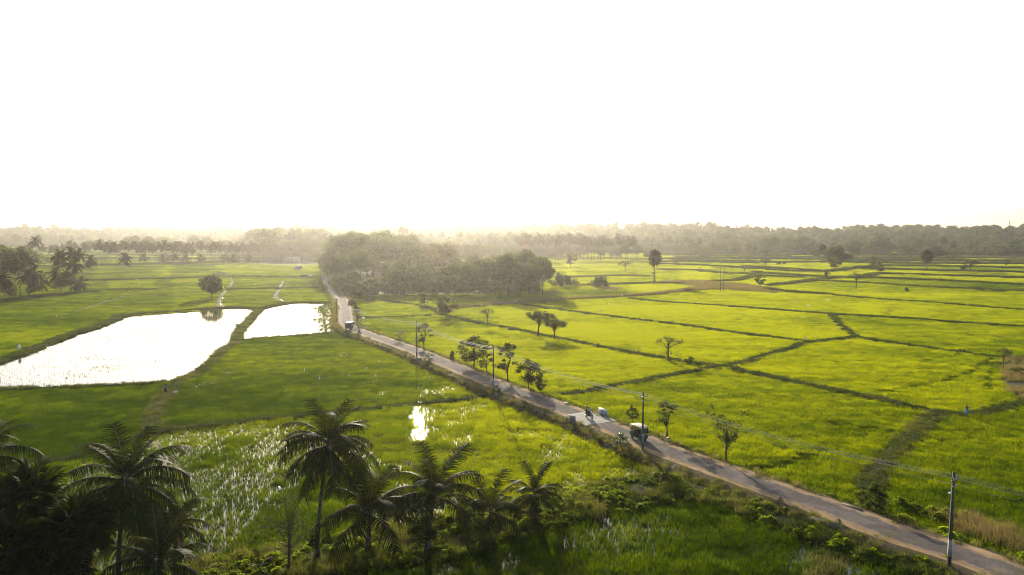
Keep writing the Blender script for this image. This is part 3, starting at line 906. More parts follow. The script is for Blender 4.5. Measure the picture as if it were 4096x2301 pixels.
    area(GL([(3700,1640),(3760,1655),(3740,1690),(3650,1740),(3600,1770),(3610,1720)]), 2.0, [3, 4, 0], .75, .3, (.5, .9))
    P_, S_, I_, T_ = map(np.concatenate, (P_, S_, I_, T_))
    rot = np.zeros((len(P_), 3)); rot[:, 2] = rng.uniform(0, 6.28, len(P_)); rot[:, :2] = rng.normal(0, .12, (len(P_), 2))
    print('grass tufts', len(P_))
    scatter('grass', gp, P_, rot, S_, I_, T_, 'rough green and dry grass on the bunds and road verges', 'grass')
grass()
# ================================================================== PLANTS
def leaf_quads(rng, C, n, spread, size, flat=0.75, up=0.5):
    """n leaf-shaped quads scattered round each centre C (K,3); spread (K,)"""
    K = len(C); N = K * n
    p = rng.normal(0, 1, (N, 3)); p /= np.linalg.norm(p, axis=1)[:, None] + 1e-9
    p *= (rng.random(N) ** 0.45)[:, None] * np.repeat(spread, n)[:, None]
    p[:, 2] *= flat
    p += np.repeat(C, n, axis=0)
    d = rng.normal(0, 1, (N, 3)); d[:, 2] *= .6; d /= np.linalg.norm(d, axis=1)[:, None]
    nn = rng.normal(0, 1, (N, 3)); nn[:, 2] += up
    s = np.cross(d, nn); s /= np.linalg.norm(s, axis=1)[:, None] + 1e-9
    L = size * rng.uniform(.6, 1.35, N)[:, None]
    V = np.stack([p - d * L * .5, p + s * L * .32, p + d * L * .5, p - s * L * .32], axis=1).reshape(-1, 3)
    return V, np.arange(N * 4).reshape(-1, 4)

def tree_shape(seed, h=8.0, cr=3.0, base=.35, K=22, leaf=.3, n=120, blob=1.0, tr=.16, shape='round', twigs=0, lean=0.0, multi=1, vflat=.75):
    """-> trunk MB, crown MB.  A tapered trunk with limbs to every leaf cluster; clusters spread unevenly through the crown."""
    rng = np.random.default_rng(seed)
    T, Cn = MB(), MB()
    z0, z1 = h * base, h
    C = []
    while len(C) < K:
        a = rng.uniform(0, 2 * math.pi); q = rng.random() ** .5; zz = rng.random()
        if shape == 'round': rr = math.sqrt(max(0, 1 - (2 * zz - .95) ** 2 * .95))
        elif shape == 'dome': rr = math.sqrt(max(.02, 1 - zz ** 2.2)); zz = .25 + .75 * zz
        elif shape == 'umbrella': zz = .72 + .28 * zz - .25 * q; rr = 1.0
        elif shape == 'column': rr = .75 * (1 - .5 * zz) + .25 * rng.random()
        elif shape == 'vee': rr = .25 + .85 * zz
        else: rr = 1 - .6 * zz
        rr *= (.75 + .5 * vnoise(a * 1.2, zz * 3, seed)) * q
        C.append((math.cos(a) * cr * rr, math.sin(a) * cr * rr, z0 + (z1 - z0) * zz * .93))
    C = np.array(C)
    sp = blob * rng.uniform(.55, 1.25, K)
    if n > 0:
        v, f = leaf_quads(rng, C, n, sp, leaf, vflat)
        v[:, 2] = np.maximum(v[:, 2], .05)
        Cn.add(v, f)
    top = np.array([lean * h * .35, lean * h * .12, h * (base + .25)])
    def tp(t): return np.array([top[0] * t ** 1.5, top[1] * t ** 1.5, top[2] * t]) + np.array([math.sin(seed + t * 4) * .03 * h * t, math.cos(seed * 2 + t * 3) * .03 * h * t, 0])
    for mlt in range(multi):
        off = np.array([rng.normal(0, .12), rng.normal(0, .12), 0]) * (0 if mlt == 0 else h * .12)
        pts = [tp(t) + off * t for t in np.linspace(0, 1, 6)]
        T.tube(pts, [tr * (1.35 if i == 0 else 1) * (1 - .55 * i / 5) for i in range(6)], 7)
    for i, c in enumerate(C):
        t = min(.98, max(.35, (c[2] / top[2]) * rng.uniform(.45, .8)))
        b = tp(t)
        if c[2] < b[2]: b = tp(max(.3, c[2] / top[2] * .8))
        mid = b * .45 + c * .55 + np.array([0, 0, .08 * h * rng.uniform(-.2, 1)])
        r = tr * .42 * rng.uniform(.6, 1.1) * (1 - .35 * t)
        T.tube([b, mid, c], [r, r * .6, r * .22], 5, cap=False)
        for k in range(twigs):
            e = c + rng.normal(0, 1, 3) * sp[i] * .8 + np.array([0, 0, .25 * sp[i]])
            T.tube([mid * .3 + c * .7, (c + e) / 2 + rng.normal(0, .1, 3) * sp[i], e], [r * .35, r * .22, r * .1], 4, cap=False)
    return T, Cn

TREES = {}
def tree_kind(key, crown_mat='leaf_dark', bark_m='bark', **kw):
    T, Cn = tree_shape(**kw)
    TREES[key] = (T.mesh(key + '_trunk', M[bark_m], True), Cn.mesh(key + '_crown', M[crown_mat]) if Cn.n else None, kw.get('h', 8.0))
    return key

# woodland and mid-distance trees (leaf clumps big enough for 200-700 m)
tree_kind('wood_a', 'leaf_dark', seed=1, h=16, cr=6.5, base=.18, K=46, leaf=.75, n=105, blob=2.3, tr=.35, shape='dome')
tree_kind('wood_b', 'leaf_olive', seed=2, h=15, cr=6.0, base=.15, K=44, leaf=.7, n=105, blob=2.1, tr=.32, shape='round')
tree_kind('wood_c', 'leaf_dark', seed=3, h=22, cr=8.5, base=.35, K=52, leaf=.8, n=100, blob=2.5, tr=.5, shape='dome')
tree_kind('wood_d', 'leaf_olive', seed=4, h=11, cr=5.0, base=.08, K=40, leaf=.6, n=100, blob=1.8, tr=.25, shape='dome')
tree_kind('rain_tree', 'leaf_dark', seed=5, h=27, cr=12.5, base=.42, K=54, leaf=.8, n=90, blob=2.6, tr=.75, shape='umbrella')
tree_kind('bamboo', 'leaf_dry', seed=6, h=15, cr=4.5, base=.05, K=40, leaf=.6, n=90, blob=1.5, tr=.12, shape='vee', multi=4)
# field trees
tree_kind('field_round', 'leaf_dark', seed=11, h=8, cr=4.0, base=.30, K=36, leaf=.48, n=190, blob=1.25, tr=.22, shape='round')
tree_kind('field_flat', 'leaf_olive', 'bark_dark', seed=12, h=8, cr=3.9, base=.42, K=34, leaf=.40, n=80, blob=1.0, tr=.26, shape='umbrella', twigs=6, lean=.08)
tree_kind('field_flat_two', 'leaf_olive', 'bark_dark', seed=13, h=8, cr=3.7, base=.40, K=30, leaf=.40, n=80, blob=1.0, tr=.24, shape='umbrella', twigs=6, lean=-.1)
tree_kind('field_bare', 'leaf_olive', 'bark_dark', seed=14, h=8, cr=3.4, base=.40, K=26, leaf=.26, n=24, blob=1.1, tr=.22, shape='umbrella', twigs=9)
tree_kind('field_open', 'leaf_olive', seed=15, h=8, cr=3.2, base=.25, K=26, leaf=.46, n=120, blob=1.0, tr=.18, shape='round', twigs=4, lean=.12)
tree_kind('field_leaning', 'leaf_olive', 'bark_dark', seed=16, h=8, cr=5.0, base=.35, K=24, leaf=.42, n=36, blob=1.1, tr=.24, shape='umbrella', twigs=5, lean=-.8)
tree_kind('bush_mound', 'leaf_dark', seed=17, h=5, cr=3.6, base=.02, K=40, leaf=.34, n=160, blob=.95, tr=.14, shape='cone')
tree_kind('bush_low', 'leaf_olive', seed=18, h=2.4, cr=2.2, base=.02, K=24, leaf=.24, n=70, blob=.6, tr=.06, shape='dome')
tree_kind('stalk_bush', 'leaf_olive', seed=19, h=3, cr=1.5, base=.15, K=16, leaf=.16, n=24, blob=.5, tr=.05, shape='vee', twigs=4, multi=3)
# roadside trees, seen at 70-200 m
tree_kind('road_full', 'leaf_dark', 'bark_dark', seed=21, h=6, cr=2.1, base=.28, K=34, leaf=.22, n=140, blob=.75, tr=.11, shape='round')
tree_kind('road_slim', 'leaf_dark', 'bark_dark', seed=22, h=6, cr=1.5, base=.30, K=24, leaf=.18, n=85, blob=.45, tr=.08, shape='column', twigs=3, multi=2, lean=.06)
tree_kind('road_slim_two', 'leaf_dark', 'bark_dark', seed=23, h=6, cr=1.4, base=.22, K=26, leaf=.17, n=85, blob=.42, tr=.07, shape='column', twigs=3, lean=-.1)
tree_kind('road_oval', 'leaf_dark', 'bark_dark', seed=24, h=6, cr=1.6, base=.2, K=34, leaf=.2, n=130, blob=.6, tr=.1, shape='round')
tree_kind('road_vee', 'leaf_dark', 'bark', seed=25, h=6, cr=2.3, base=.40, K=30, leaf=.15, n=42, blob=.42, tr=.085, shape='vee', twigs=4, multi=2)
tree_kind('road_bush', 'leaf_olive', 'bark_dark', seed=26, h=4, cr=1.6, base=.05, K=28, leaf=.17, n=70, blob=.5, tr=.06, shape='round', multi=3)
tree_kind('pale_bush', 'leaf_pale', seed=27, h=2.4, cr=1.25, base=.03, K=30, leaf=.17, n=70, blob=.42, tr=.05, shape='dome', multi=3)
# foreground trees
tree_kind('front_bare', 'leaf_olive', 'bark_dark', seed=31, h=6.4, cr=2.6, base=.3, K=40, leaf=.10, n=34, blob=.55, tr=.11, shape='round', twigs=8, multi=2)
tree_kind('front_leafy', 'leaf_dark', 'bark_dark', seed=32, h=5.6, cr=1.9, base=.22, K=44, leaf=.17, n=120, blob=.62, tr=.12, shape='round')
tree_kind('front_small', 'leaf_dark', 'bark_dark', seed=33, h=3.4, cr=1.2, base=.3, K=22, leaf=.15, n=60, blob=.42, tr=.06, shape='round', twigs=2)
tree_kind('front_collar', 'leaf_dark', 'bark_dark', seed=34, h=2.0, cr=.95, base=.15, K=20, leaf=.16, n=60, blob=.35, tr=.04, shape='round')
tree_kind('big_bush', 'leaf_dark', 'bark_dark', seed=35, h=4.2, cr=1.7, base=.02, K=44, leaf=.18, n=110, blob=.55, tr=.07, shape='cone', multi=3)

def tree(name, key, loc, h, wid=1.0, rz=None, label=None, cat='tree', group=None):
    """a tree = an Empty at its foot with trunk and crown"""
    tm, cm, h0 = TREES[key]
    s = h / h0
    rz = RT.uniform(0, 6.28) if rz is None else rz
    e = empty(name, loc, rz, (s * wid, s * wid, s))
    part('trunk', tm, e)
    if cm is not None: part('crown', cm, e)
    if label: tag(e, label, cat, group)
    return e
RT = random.Random(77)

def at_px(u, vb, vt, z=0.0):
    """foot on level z at pixel (u, vb) and height reaching up to pixel row vt"""
    b = G(u, vb, z)
    b.z = float(z_land(b.x, b.y)) + z if b.y > 600 else z
    if b.z > z: b = G(u, vb, b.z)
    return b, PY(u, vt, b.y).z - b.z

# ------------------------------------------------------------------ coconut palms
def frond_mb(L, e0, bend, nl, lw, ll, seed, droop=.8, tube_n=5, thick=.045, segs=2, twist=.0):
    """one pinnate frond rising from the origin along +X"""
    rng = np.random.default_rng(seed)
    o = MB()
    k = 14; th = e0; p = np.zeros(3); P = [p.copy()]; TT = []
    side = 0.0
    for i in range(k):
        s = (i + .5) / k
        a = e0 - bend * s ** 1.25
        side += twist / k * s
        t = np.array([math.cos(a) * math.cos(side), math.cos(a) * math.sin(side), math.sin(a)]); TT.append(t)
        p = p + t * L / k; P.append(p.copy())
    P = np.array(P); TT.append(TT[-1]); TT = np.array(TT)
    if tube_n: o.tube(P[::2], np.linspace(thick, thick * .2, len(P[::2])), tube_n, cap=False, m=1)
    N = nl * 2
    s = np.repeat(np.linspace(.14, .995, nl), 2) + rng.uniform(-.4, .4, N) / nl
    s = np.clip(s, .1, 1); sg = np.tile([1.0, -1.0], nl)
    q = s * k; i = np.minimum(q.astype(int), k - 1); f = (q - i)[:, None]
    base = P[i] * (1 - f) + P[i + 1] * f; t = TT[i]
    yv = np.cross(np.array([0, 0, 1.0]), t); yv /= np.linalg.norm(yv, axis=1)[:, None] + 1e-9
    length = ll * (.55 + .55 * np.sin(np.clip(s, 0, 1) * math.pi * .85)) * rng.uniform(.85, 1.1, N)
    d = yv * sg[:, None] * rng.uniform(.65, 1, N)[:, None] + t * rng.uniform(.35, .65, N)[:, None]
    d /= np.linalg.norm(d, axis=1)[:, None]
    down = np.array([0, 0, -1.0]) * droop
    wv = t - d * (t * d).sum(1)[:, None]; wv /= np.linalg.norm(wv, axis=1)[:, None] + 1e-9
    V = np.zeros((N, 2 * (segs + 1), 3))
    for j in range(segs + 1):
        r = j / segs
        c = base + length[:, None] * (d * (r - .25 * r * r * droop) + down * (r * r * .62 + r * .10) * rng.uniform(.75, 1.2, N)[:, None])
        w = lw * (1 - .8 * r ** 1.5) * .5
        V[:, 2 * j] = c - wv * w; V[:, 2 * j + 1] = c + wv * w
    b0 = np.arange(N)[:, None] * (2 * (segs + 1))
    F = np.concatenate([b0 + np.array([2 * j, 2 * j + 1, 2 * j + 3, 2 * j + 2]) for j in range(segs)])
    return o.add(V.reshape(-1, 3), F)

FROND_KIND = [(1.30, .75, .35), (1.05, 1.25, .6), (.75, 1.45, .8), (.40, 1.35, .95), (.02, 1.15, 1.0), (-.45, .85, 1.0)]    # start angle, bend, leaflet droop
FR = {}
for big in (0, 1):
    for i, (e0, bend, dr) in enumerate(FROND_KIND):
        for j in range(2):
            FR[big, i, j] = frond_mb(4.3, e0 + (j - .5) * .16, bend * (1 + .15 * j), 60, .062, 1.1, 400 + i * 3 + j, dr, twist=(.35 if j else -.2)).mesh('frond', [M['frond'], M['palm_bark']]) if big else None

DEADFR = frond_mb(3.4, -.75, .6, 40, .05, .7, 911, 1.0).mesh('dead_frond', [M['leaf_dry'], M['palm_bark']])

def trunk_mb(h, r0, r1, lean, seed, n=9):
    rng = random.Random(seed)
    pts = [Vector((lean[0] * t ** 1.6, lean[1] * t ** 1.6, h * t)) for t in [i / 9 for i in range(10)]]
    return MB().tube(pts, [r0 * 1.5 if i == 0 else r0 * 1.1 if i == 1 else r0 + (r1 - r0) * i / 9 for i in range(10)], n)

def nut_mb(seed):
    rng = np.random.default_rng(seed); o = MB()
    for k in range(9):
        a = rng.uniform(0, 6.28); o.ball((math.cos(a) * .22, math.sin(a) * .22, -.15 + rng.uniform(-.2, .1)), (.11, .11, .14), 8)
    return o
M['nut'] = plain('coconut_husk', (0.16, 0.085, 0.02), .6)
NUT = nut_mb(3).mesh('coconut_bunch', M['nut'], True)

def near_palm(loc, h, L, nf, label, lean=(0, 0), seed=0, r0=.17, low=5, group='coconut palms in the foreground', nuts=True, dead=False):
    """coconut palm near the camera: trunk, every frond a part, nut bunches"""
    rng = random.Random(seed)
    e = empty('coconut_palm', loc)
    trunk_mb(h, r0, r0 * .62, lean, seed).build('trunk', M['palm_bark'], e, True)
    top = Vector((lean[0], lean[1], h))
    for k in range(nf):
        g = k / (nf - 1)
        kind = min(low, int(g ** .9 * (low + 1)))
        az = k * 2.399963 + rng.uniform(-.25, .25)
        s = L / 4.3 * rng.uniform(.85, 1.1) * (1.02 if kind == 0 and low < 5 else .88 if kind == 0 else 1)
        o = part('frond', FR[1, kind, rng.randrange(2)], e, top + Vector((0, 0, .25 - .4 * g)), (rng.uniform(-.12, .12), rng.uniform(-.10, .10), az), s)
    if low >= 4:
        for k in range(3 + seed % 3):
            part('dead_frond', DEADFR, e, top + Vector((0, 0, -.3)), (rng.uniform(-.2, .2), rng.uniform(-.1, .3), rng.uniform(0, 6.28)), L / 4.6 * rng.uniform(.75, 1))
    if nuts:
        for k in range(3):
            part('coconut_bunch', NUT, e, top + Vector((math.cos(k * 2.1) * .2, math.sin(k * 2.1) * .2, -.15)), (0, 0, k))
    return tag(e, label, 'coconut palm', group)

# far palms: crown in one mesh
def far_crown(seed, nf=22, L=4.0, nl=15, lw=.36, ll=1.15):
    rng = random.Random(seed); o = MB()
    for k in range(nf):
        g = k / (nf - 1); kind = min(5, int(g * 6)); e0, b, dr = FROND_KIND[kind]
        f = frond_mb(L * rng.uniform(.85, 1.1), e0 + rng.uniform(-.15, .15), b, nl, lw, ll, seed * 100 + k, dr, tube_n=3, thick=.05, segs=1)
        a = k * 2.4 + rng.uniform(-.3, .3)
        f2 = MB(); f2.merge(f, mat=Matrix.Rotation(a, 3, 'Z'), m=0)
        o.merge(f2)
    return o
FARC = [far_crown(i + 1).mesh('palm_crown', M['frond']) for i in range(4)]
FART = [trunk_mb(1, .013, .009, (x, 0.0), i, 6).mesh('palm_trunk', M['palm_bark'], True) for i, x in enumerate((.02, .07, -.05, .10))]
RP = random.Random(31)
def far_palm(loc, h, label=None, group=None, cs=1.0):
    e = empty('coconut_palm', loc, RP.uniform(0, 6.28))
    k = RP.randrange(4)
    part('trunk', FART[k], e, scale=(h, h, h))
    lx = (.02, .07, -.05, .10)[k] * h
    part('crown', FARC[RP.randrange(4)], e, (lx, 0, h), (0, 0, RP.uniform(0, 6.28)), cs)
    if label: tag(e, label, 'coconut palm', group)
    return e

# ------------------------------------------------------------------ palmyra (fan) palms
def fan_mb(seed, r=1.15, nb=22, stem=1.1, segs=2):
    rng = np.random.default_rng(seed); o = MB()
    o.tube([(0, 0, 0), (stem * .5, 0, .06), (stem, 0, 0)], [.035, .028, .02], 4, cap=False, m=0)
    c = np.array([stem, 0, 0])
    for a in np.linspace(-2.3, 2.3, nb):
        L = r * (1 - .12 * abs(a) / 2.3) * rng.uniform(.9, 1.06)
        d = np.array([math.cos(a), math.sin(a), .10 * math.cos(a * 3)]); w = np.array([-math.sin(a), math.cos(a), 0])
        fold = .09 * (1 if int((a + 3) * 5) % 2 else -1)
        pts = []
        for j, (t, q) in enumerate(((0.02, .01), (.55, .105), (.8, .06), (1, .005))):
            cc = c + d * L * t + np.array([0, 0, -.16 * L * t * t * (1.6 if t == 1 else 1)])
            pts += [cc - w * q * r + np.array([0, 0, fold * q * 4]), cc + w * q * r - np.array([0, 0, fold * q * 4])]
        o.add(pts, np.array([[0, 1, 3, 2], [2, 3, 5, 4], [4, 5, 7, 6]]))
    return o
FAN = [fan_mb(70 + i).mesh('fan_leaf', M['fan']) for i in range(3)]
FAN_DRY = [fan_mb(80 + i).mesh('fan_leaf_dry', M['leaf_dry']) for i in range(2)]

def near_palmyra(loc, h, nf, label, seed=0, s=1.0, skirt=14, r0=.24):
    rng = random.Random(seed)
    e = empty('palmyra_palm', loc)
    trunk_mb(h, r0, r0 * .8, (0, 0), seed).build('trunk', M['palm_bark'], e, True)
    for k in range(nf):
        g = k / (nf - 1)
        el = 1.35 - 2.1 * g + rng.uniform(-.15, .15); az = k * 2.4 + rng.uniform(-.3, .3)
        q = Matrix.Rotation(az, 4, 'Z') @ Matrix.Rotation(-el, 4, 'Y') @ Matrix.Rotation(rng.uniform(-.7, .7), 4, 'X')
        part('fan_leaf', FAN[rng.randrange(3)], e, (0, 0, h), q.to_euler(), s * rng.uniform(.85, 1.15))
    for k in range(skirt):
        az = k * 2.4; el = -1.05 - .4 * rng.random()
        q = Matrix.Rotation(az, 4, 'Z') @ Matrix.Rotation(-el, 4, 'Y') @ Matrix.Rotation(rng.uniform(-1, 1), 4, 'X')
        part('dead_fan_leaf', FAN_DRY[rng.randrange(2)], e, (0, 0, h - .3 - rng.random() * .9), q.to_euler(), s * rng.uniform(.8, 1.05))
    return tag(e, label, 'palmyra palm', 'palmyra palms in the bottom left corner')

def fan_crown(seed, nf=34):
    rng = random.Random(seed); o = MB()
    for k in range(nf):
        g = k / (nf - 1); el = 1.4 - 2.5 * g + rng.uniform(-.15, .15); az = k * 2.4
        q = (Matrix.Rotation(az, 3, 'Z') @ Matrix.Rotation(-el, 3, 'Y') @ Matrix.Rotation(rng.uniform(-.9, .9), 3, 'X'))
        o.merge(fan_mb(seed * 50 + k, 1.2, 11, 1.0), mat=q)
    return o
FANC = [fan_crown(i + 5).mesh('fan_crown', M['fan']) for i in range(2)]
SKIRT = None
def far_palmyra(loc, h, label, group='palmyra palms standing in the paddies', cs=1.25, ivy=0.0):
    e = empty('palmyra_palm', loc, RP.uniform(0, 6.28))
    part('trunk', FART[0], e, scale=(h * 1.5, h * 1.5, h))
    part('crown', FANC[RP.randrange(2)], e, (.02 * h, 0, h - .3 * cs), (0, 0, RP.uniform(0, 6)), (cs, cs, cs * 1.25))
    if ivy > 0:
        rng = np.random.default_rng(int(h * 100)); C = np.stack([rng.normal(0, .35, 16), rng.normal(0, .35, 16), rng.uniform(.3, ivy * h, 16)], 1)
        v, f = leaf_quads(rng, C, 60, np.full(16, .8), .3, .9)
        v[:, 2] = np.maximum(v[:, 2], .03)
        MB().add(v, f).build('ivy', M['leaf_olive'], e)
    if label: tag(e, label, 'palmyra palm', group)
    return e
# ================================================================== PLANTING
ORD = 'first second third fourth fifth sixth seventh eighth ninth tenth eleventh twelfth thirteenth fourteenth fifteenth sixteenth seventeenth eighteenth nineteenth'.split()
TENS = {2: ('twentieth', 'twenty'), 3: ('thirtieth', 'thirty'), 4: ('fortieth', 'forty'), 5: ('fiftieth', 'fifty'), 6: ('sixtieth', 'sixty'), 7: ('seventieth', 'seventy'), 8: ('eightieth', 'eighty'), 9: ('ninetieth', 'ninety'), 10: ('hundredth', 'hundred')}
def nth(i):
    if i == 0: return 'leftmost'
    i += 1
    if i < 20: return ORD[i - 1] + ' from left'
    return (TENS[i // 10][0] if i % 10 == 0 else TENS[i // 10][1] + '-' + ORD[i % 10 - 1]) + ' from left'

# ---- foreground coconut palms (foot pixel, crown pixel)
def palm_px(foot, crown, L, nf, label, seed, zf=.4, **kw):
    b = G(foot[0], foot[1], zf); c = PY(crown[0], crown[1], b.y)
    return near_palm(b, c.z - zf, L, nf, label, lean=(c.x - b.x, 0.0), seed=seed, **kw)
palm_px((1269,2232), (1312,1785), 4.4, 30, 'tall coconut palm with bare trunk in the middle of the foreground', 1, low=5)
palm_px((474,2330), (505,1935), 5.0, 32, 'tall dark coconut palm with a wide crown at lower left', 2, low=5, r0=.19)
palm_px((1474,2205), (1478,2065), 4.8, 23, 'young coconut palm with upright fronds just right of the tall one', 3, low=3, r0=.24, nuts=False)
palm_px((1712,2196), (1738,1990), 4.7, 23, 'coconut palm rising behind the dark leafy tree on the bank', 4, low=3, r0=.2, nuts=False)
palm_px((1951,2125), (1962,2055), 3.7, 18, 'small slender coconut palm with arching fronds near the browned frond', 5, low=3, r0=.17, nuts=False)
palm_px((2143,2078), (2138,1980), 3.0, 22, 'short stocky coconut palm standing rightmost on the overgrown bank', 6, low=4, r0=.27, nuts=False)
palm_px((700,2330), (712,2090), 2.6, 15, 'small coconut palm partly hidden behind the wide dark crown', 7, low=4, nuts=False)
palm_px((640,2440), (640,2268), 4.2, 19, 'low young coconut palm cut off by the bottom edge of the picture', 8, low=4, r0=.2, nuts=False)
palm_px((-75,2260), (-70,1835), 4.6, 22, 'coconut palm reaching in from the left edge with two drooping fronds', 9, low=5)
palm_px((2661,1925), (2661,1915), 1.7, 8, 'tiny palm seedling in the scrub where two banks meet', 10, low=2, r0=.1, nuts=False)
palm_px((1038,2300), (1038,2288), 1.5, 8, 'tiny palm seedling at the bottom edge left of the bare tree', 11, low=2, r0=.08, nuts=False)
for i, (c, h, lab, Y) in enumerate((((120,2000), 0, 'palmyra palm with the highest fan crown at the left corner', 46.5), ((300,2130), 0, 'palmyra palm with a lower fan crown beside the wide coconut palm', 45.0), ((30,2210), 0, 'dense palmyra palm filling the extreme bottom left corner', 43.0), ((215,2290), 0, 'lowest palmyra palm with dry hanging leaves at the bottom edge', 43.5))):
    p = PY(c[0], c[1], Y)
    near_palmyra(Vector((p.x, Y, 0)), p.z, 34, lab, seed=20 + i, s=1.25, skirt=16)

# ---- foreground trees on the bank
tree('thin_tree', 'front_bare', G(1157,2285,.4), 6.3, 1.05, 1.0, 'thin open tree with fine twigs and sparse yellowing leaves on the bank')
tree('leafy_tree', 'front_leafy', G(1703,2218,.4), 5.4, 1.0, 2.0, 'dense dark leafy tree in front of a coconut palm on the bank')
tree('small_tree', 'front_small', G(1870,2186,.4), 3.7, .9, .5, 'small dark tree between the leafy tree and the slender palm', 'tree')
tree('climbing_shrub', 'front_collar', G(1275,2232,.4) + Vector((0, -.3, .9)), 2.2, .9, .5, 'leafy shrub wrapped round the foot of the tall coconut palm', 'shrub')

# ---- roadside trees
RS = [
 ('road_bush', 1602, 1369, 1320, 1.0, 'small rounded roadside tree beyond the pole with the white band'),
 ('road_slim', 1697, 1400, 1293, 1.1, 'slim open roadside tree behind the pole at the wall end'),
 ('road_slim_two', 1668, 1384, 1347, 1.0, 'low sapling close beside the slim tree by the pole'),
 ('road_full', 1895, 1476, 1348, 1.0, 'full dark roadside tree with a heavy drooping crown'),
 ('road_slim_two', 1950, 1500, 1365, 1.0, 'slender two stemmed tree just right of the full dark one'),
 ('road_slim', 2032, 1532, 1372, 1.0, 'tall sparse roadside tree right of the scooter pole'),
 ('road_full', 2114, 1562, 1442, .95, 'leafy roadside tree with a tall pointed crown, left of a pair'),
 ('road_oval', 2161, 1578, 1495, .85, 'smaller oval roadside tree, right of a close pair'),
 ('road_oval', 2529, 1690, 1622, .9, 'small leaning tree behind the green and yellow rickshaw'),
 ('road_slim', 2668, 1746, 1608, 1.15, 'dark upright tree with the bicycle leaning at its foot'),
 ('road_vee', 2904, 1862, 1640, .92, 'forked tree with bare trunk and spreading crown beside the road'),
]
for i, (k, u, vb, vt, w, lab) in enumerate(RS):
    b, h = at_px(u, vb, vt, .45)
    tree('roadside_tree', k, b, h * 1.04, w * 1.28, 1.3 * i, lab, 'tree', 'trees along the far side of the road')
for k, u, vb, vt, z, lab in (('road_bush', 1717, 1446, 1409, .8, 'small shrub on the wall side of the road near the step'),
                      ('big_bush', 1810, 1441, 1402, .5, 'spiky palm like bush on the far roadside'),
                      ('pale_bush', 2484, 1800, 1731, .6, 'large shrub with pale shining leaves beside the rickshaw'),
                      ('road_bush', 2361, 1727, 1693, .8, 'small green shrub on the bank below the bridge'),
                      ('pale_bush', 3355, 2100, 2076, .7, 'pale leaved shrub at the right end of the culvert'),
                      ('pale_bush', 3123, 2010, 1989, .7, 'small pale shrub on the road edge above the creepers'),
                      ('big_bush', 3505, 2056, 1925, .2, 'tall creeper covered bush where the grassy channel meets the road'),
                      ('road_bush', 1396, 1345, 1319, .8, 'round bush at the near end of the road wall'),
                      ('bush_mound', 1408, 1226, 1196, .2, 'bush beside the road just past the bend'),
                      ('road_slim', 1427, 1300, 1222, .4, 'leafy sapling with mottled leaves behind the first pole')):
    b, h = at_px(u, vb, vt, z)
    tree('roadside_shrub', k, b, h, 1.0 if k != 'big_bush' else 1.05, None, lab, 'shrub')

# ---- trees standing in the fields
FT = [
 ('field_flat', 2152, 1345, 1248, .95, 'taller of two flat topped trees on the bund right of the road'),
 ('field_flat_two', 2217, 1357, 1281, 1.1, 'shorter of two flat topped trees on the bund right of the road'),
 ('field_bare', 2672, 1442, 1350, 1.05, 'nearly leafless umbrella tree with a spiky bush at its foot'),
 ('field_open', 1698, 1224, 1173, 1.0, 'small round tree on the first bund past the woodland'),
 ('field_open', 1783, 1268, 1189, 1.0, 'ragged tree on the bund where two bunds join'),
 ('field_bare', 1950, 1305, 1234, .75, 'bare twiggy tree on the bund left of the flat topped pair'),
 ('field_round', 1437, 1198, 1138, .95, 'left of two round trees at the woodland foot'),
 ('field_round', 1481, 1198, 1150, .95, 'right of two round trees at the woodland foot'),
 ('field_leaning', 2501, 1090, 1043, .8, 'strongly leaning open tree on a far bund'),
 ('field_open', 2708, 1061, 1026, .9, 'pale open tree right of the lone palmyra'),
 ('field_open', 2798, 1076, 1068, .9, 'tiny sapling alone on a bright far field'),
 ('field_open', 3040, 1149, 1099, .8, 'open tree just right of the twin pole structure'),
 ('field_flat', 3060, 1071, 1036, .8, 'dark leaning tree on a far bund right of centre'),
 ('field_bare', 2978, 1097, 1066, .7, 'thin bare sapling left of the open tree'),
 ('field_round', 3345, 1068, 993, 1.0, 'big dark round tree in the clump beside a palmyra'),
 ('field_flat', 3318, 1058, 996, .9, 'dark leaning tree in the middle of the palmyra clump'),
 ('field_open', 3340, 1080, 1030, 1.0, 'pale bushy tree in front of the palmyra clump'),
 ('field_round', 3422, 1034, 966, .7, 'tall yellowish tree at the edge of the far wood'),
 ('field_round', 3506, 1014, 963, .6, 'tall dark tree before the far wood'),
 ('field_open', 3517, 1096, 1045, .8, 'open spreading tree on the bund corner at right'),
 ('field_open', 3490, 1070, 1024, .6, 'pale slim tree behind the bund corner tree'),
 ('field_flat', 3881, 1089, 1041, 1.0, 'dark flat crowned tree in the far right fields'),
 ('field_open', 3856, 1087, 1047, .8, 'paler tree touching the dark flat crowned one'),
 ('field_bare', 3424, 1156, 1092, .85, 'bare leaning tree with a leafy stump on a bund'),
 ('field_open', 3306, 1111, 1078, .7, 'small lollipop tree on a bund below the palmyra clump'),
 ('field_round', 4026, 1066, 1039, .8, 'small compact dark tree near the right edge'),
 ('field_leaning', 3640, 1061, 1024, .7, 'pair of leaning stems in front of the glinting water'),
 ('field_round', 3738, 1042, 990, .9, 'dark tree behind the ivy clad palmyra'),
 ('field_flat', 3783, 1041, 1002, 1.0, 'dark umbrella tree left of the blue roofed shed'),
 ('field_bare', 4012, 1478, 1392, .55, 'pollarded dead tree trunk with sprouts near the right edge'),
 ('field_round', 847, 1194, 1108, .84, 'lone rounded dark tree by the big pond'),
 ('field_open', 2282, 1068, 1013, .8, 'pale tree among the edge of the palm grove'),
]
for i, (k, u, vb, vt, w, lab) in enumerate(FT):
    b, h = at_px(u, vb, vt, .2)
    tree('field_tree', k, b, h * 1.06, w * 1.22, .9 * i, lab, 'tree', 'trees scattered over the paddies')
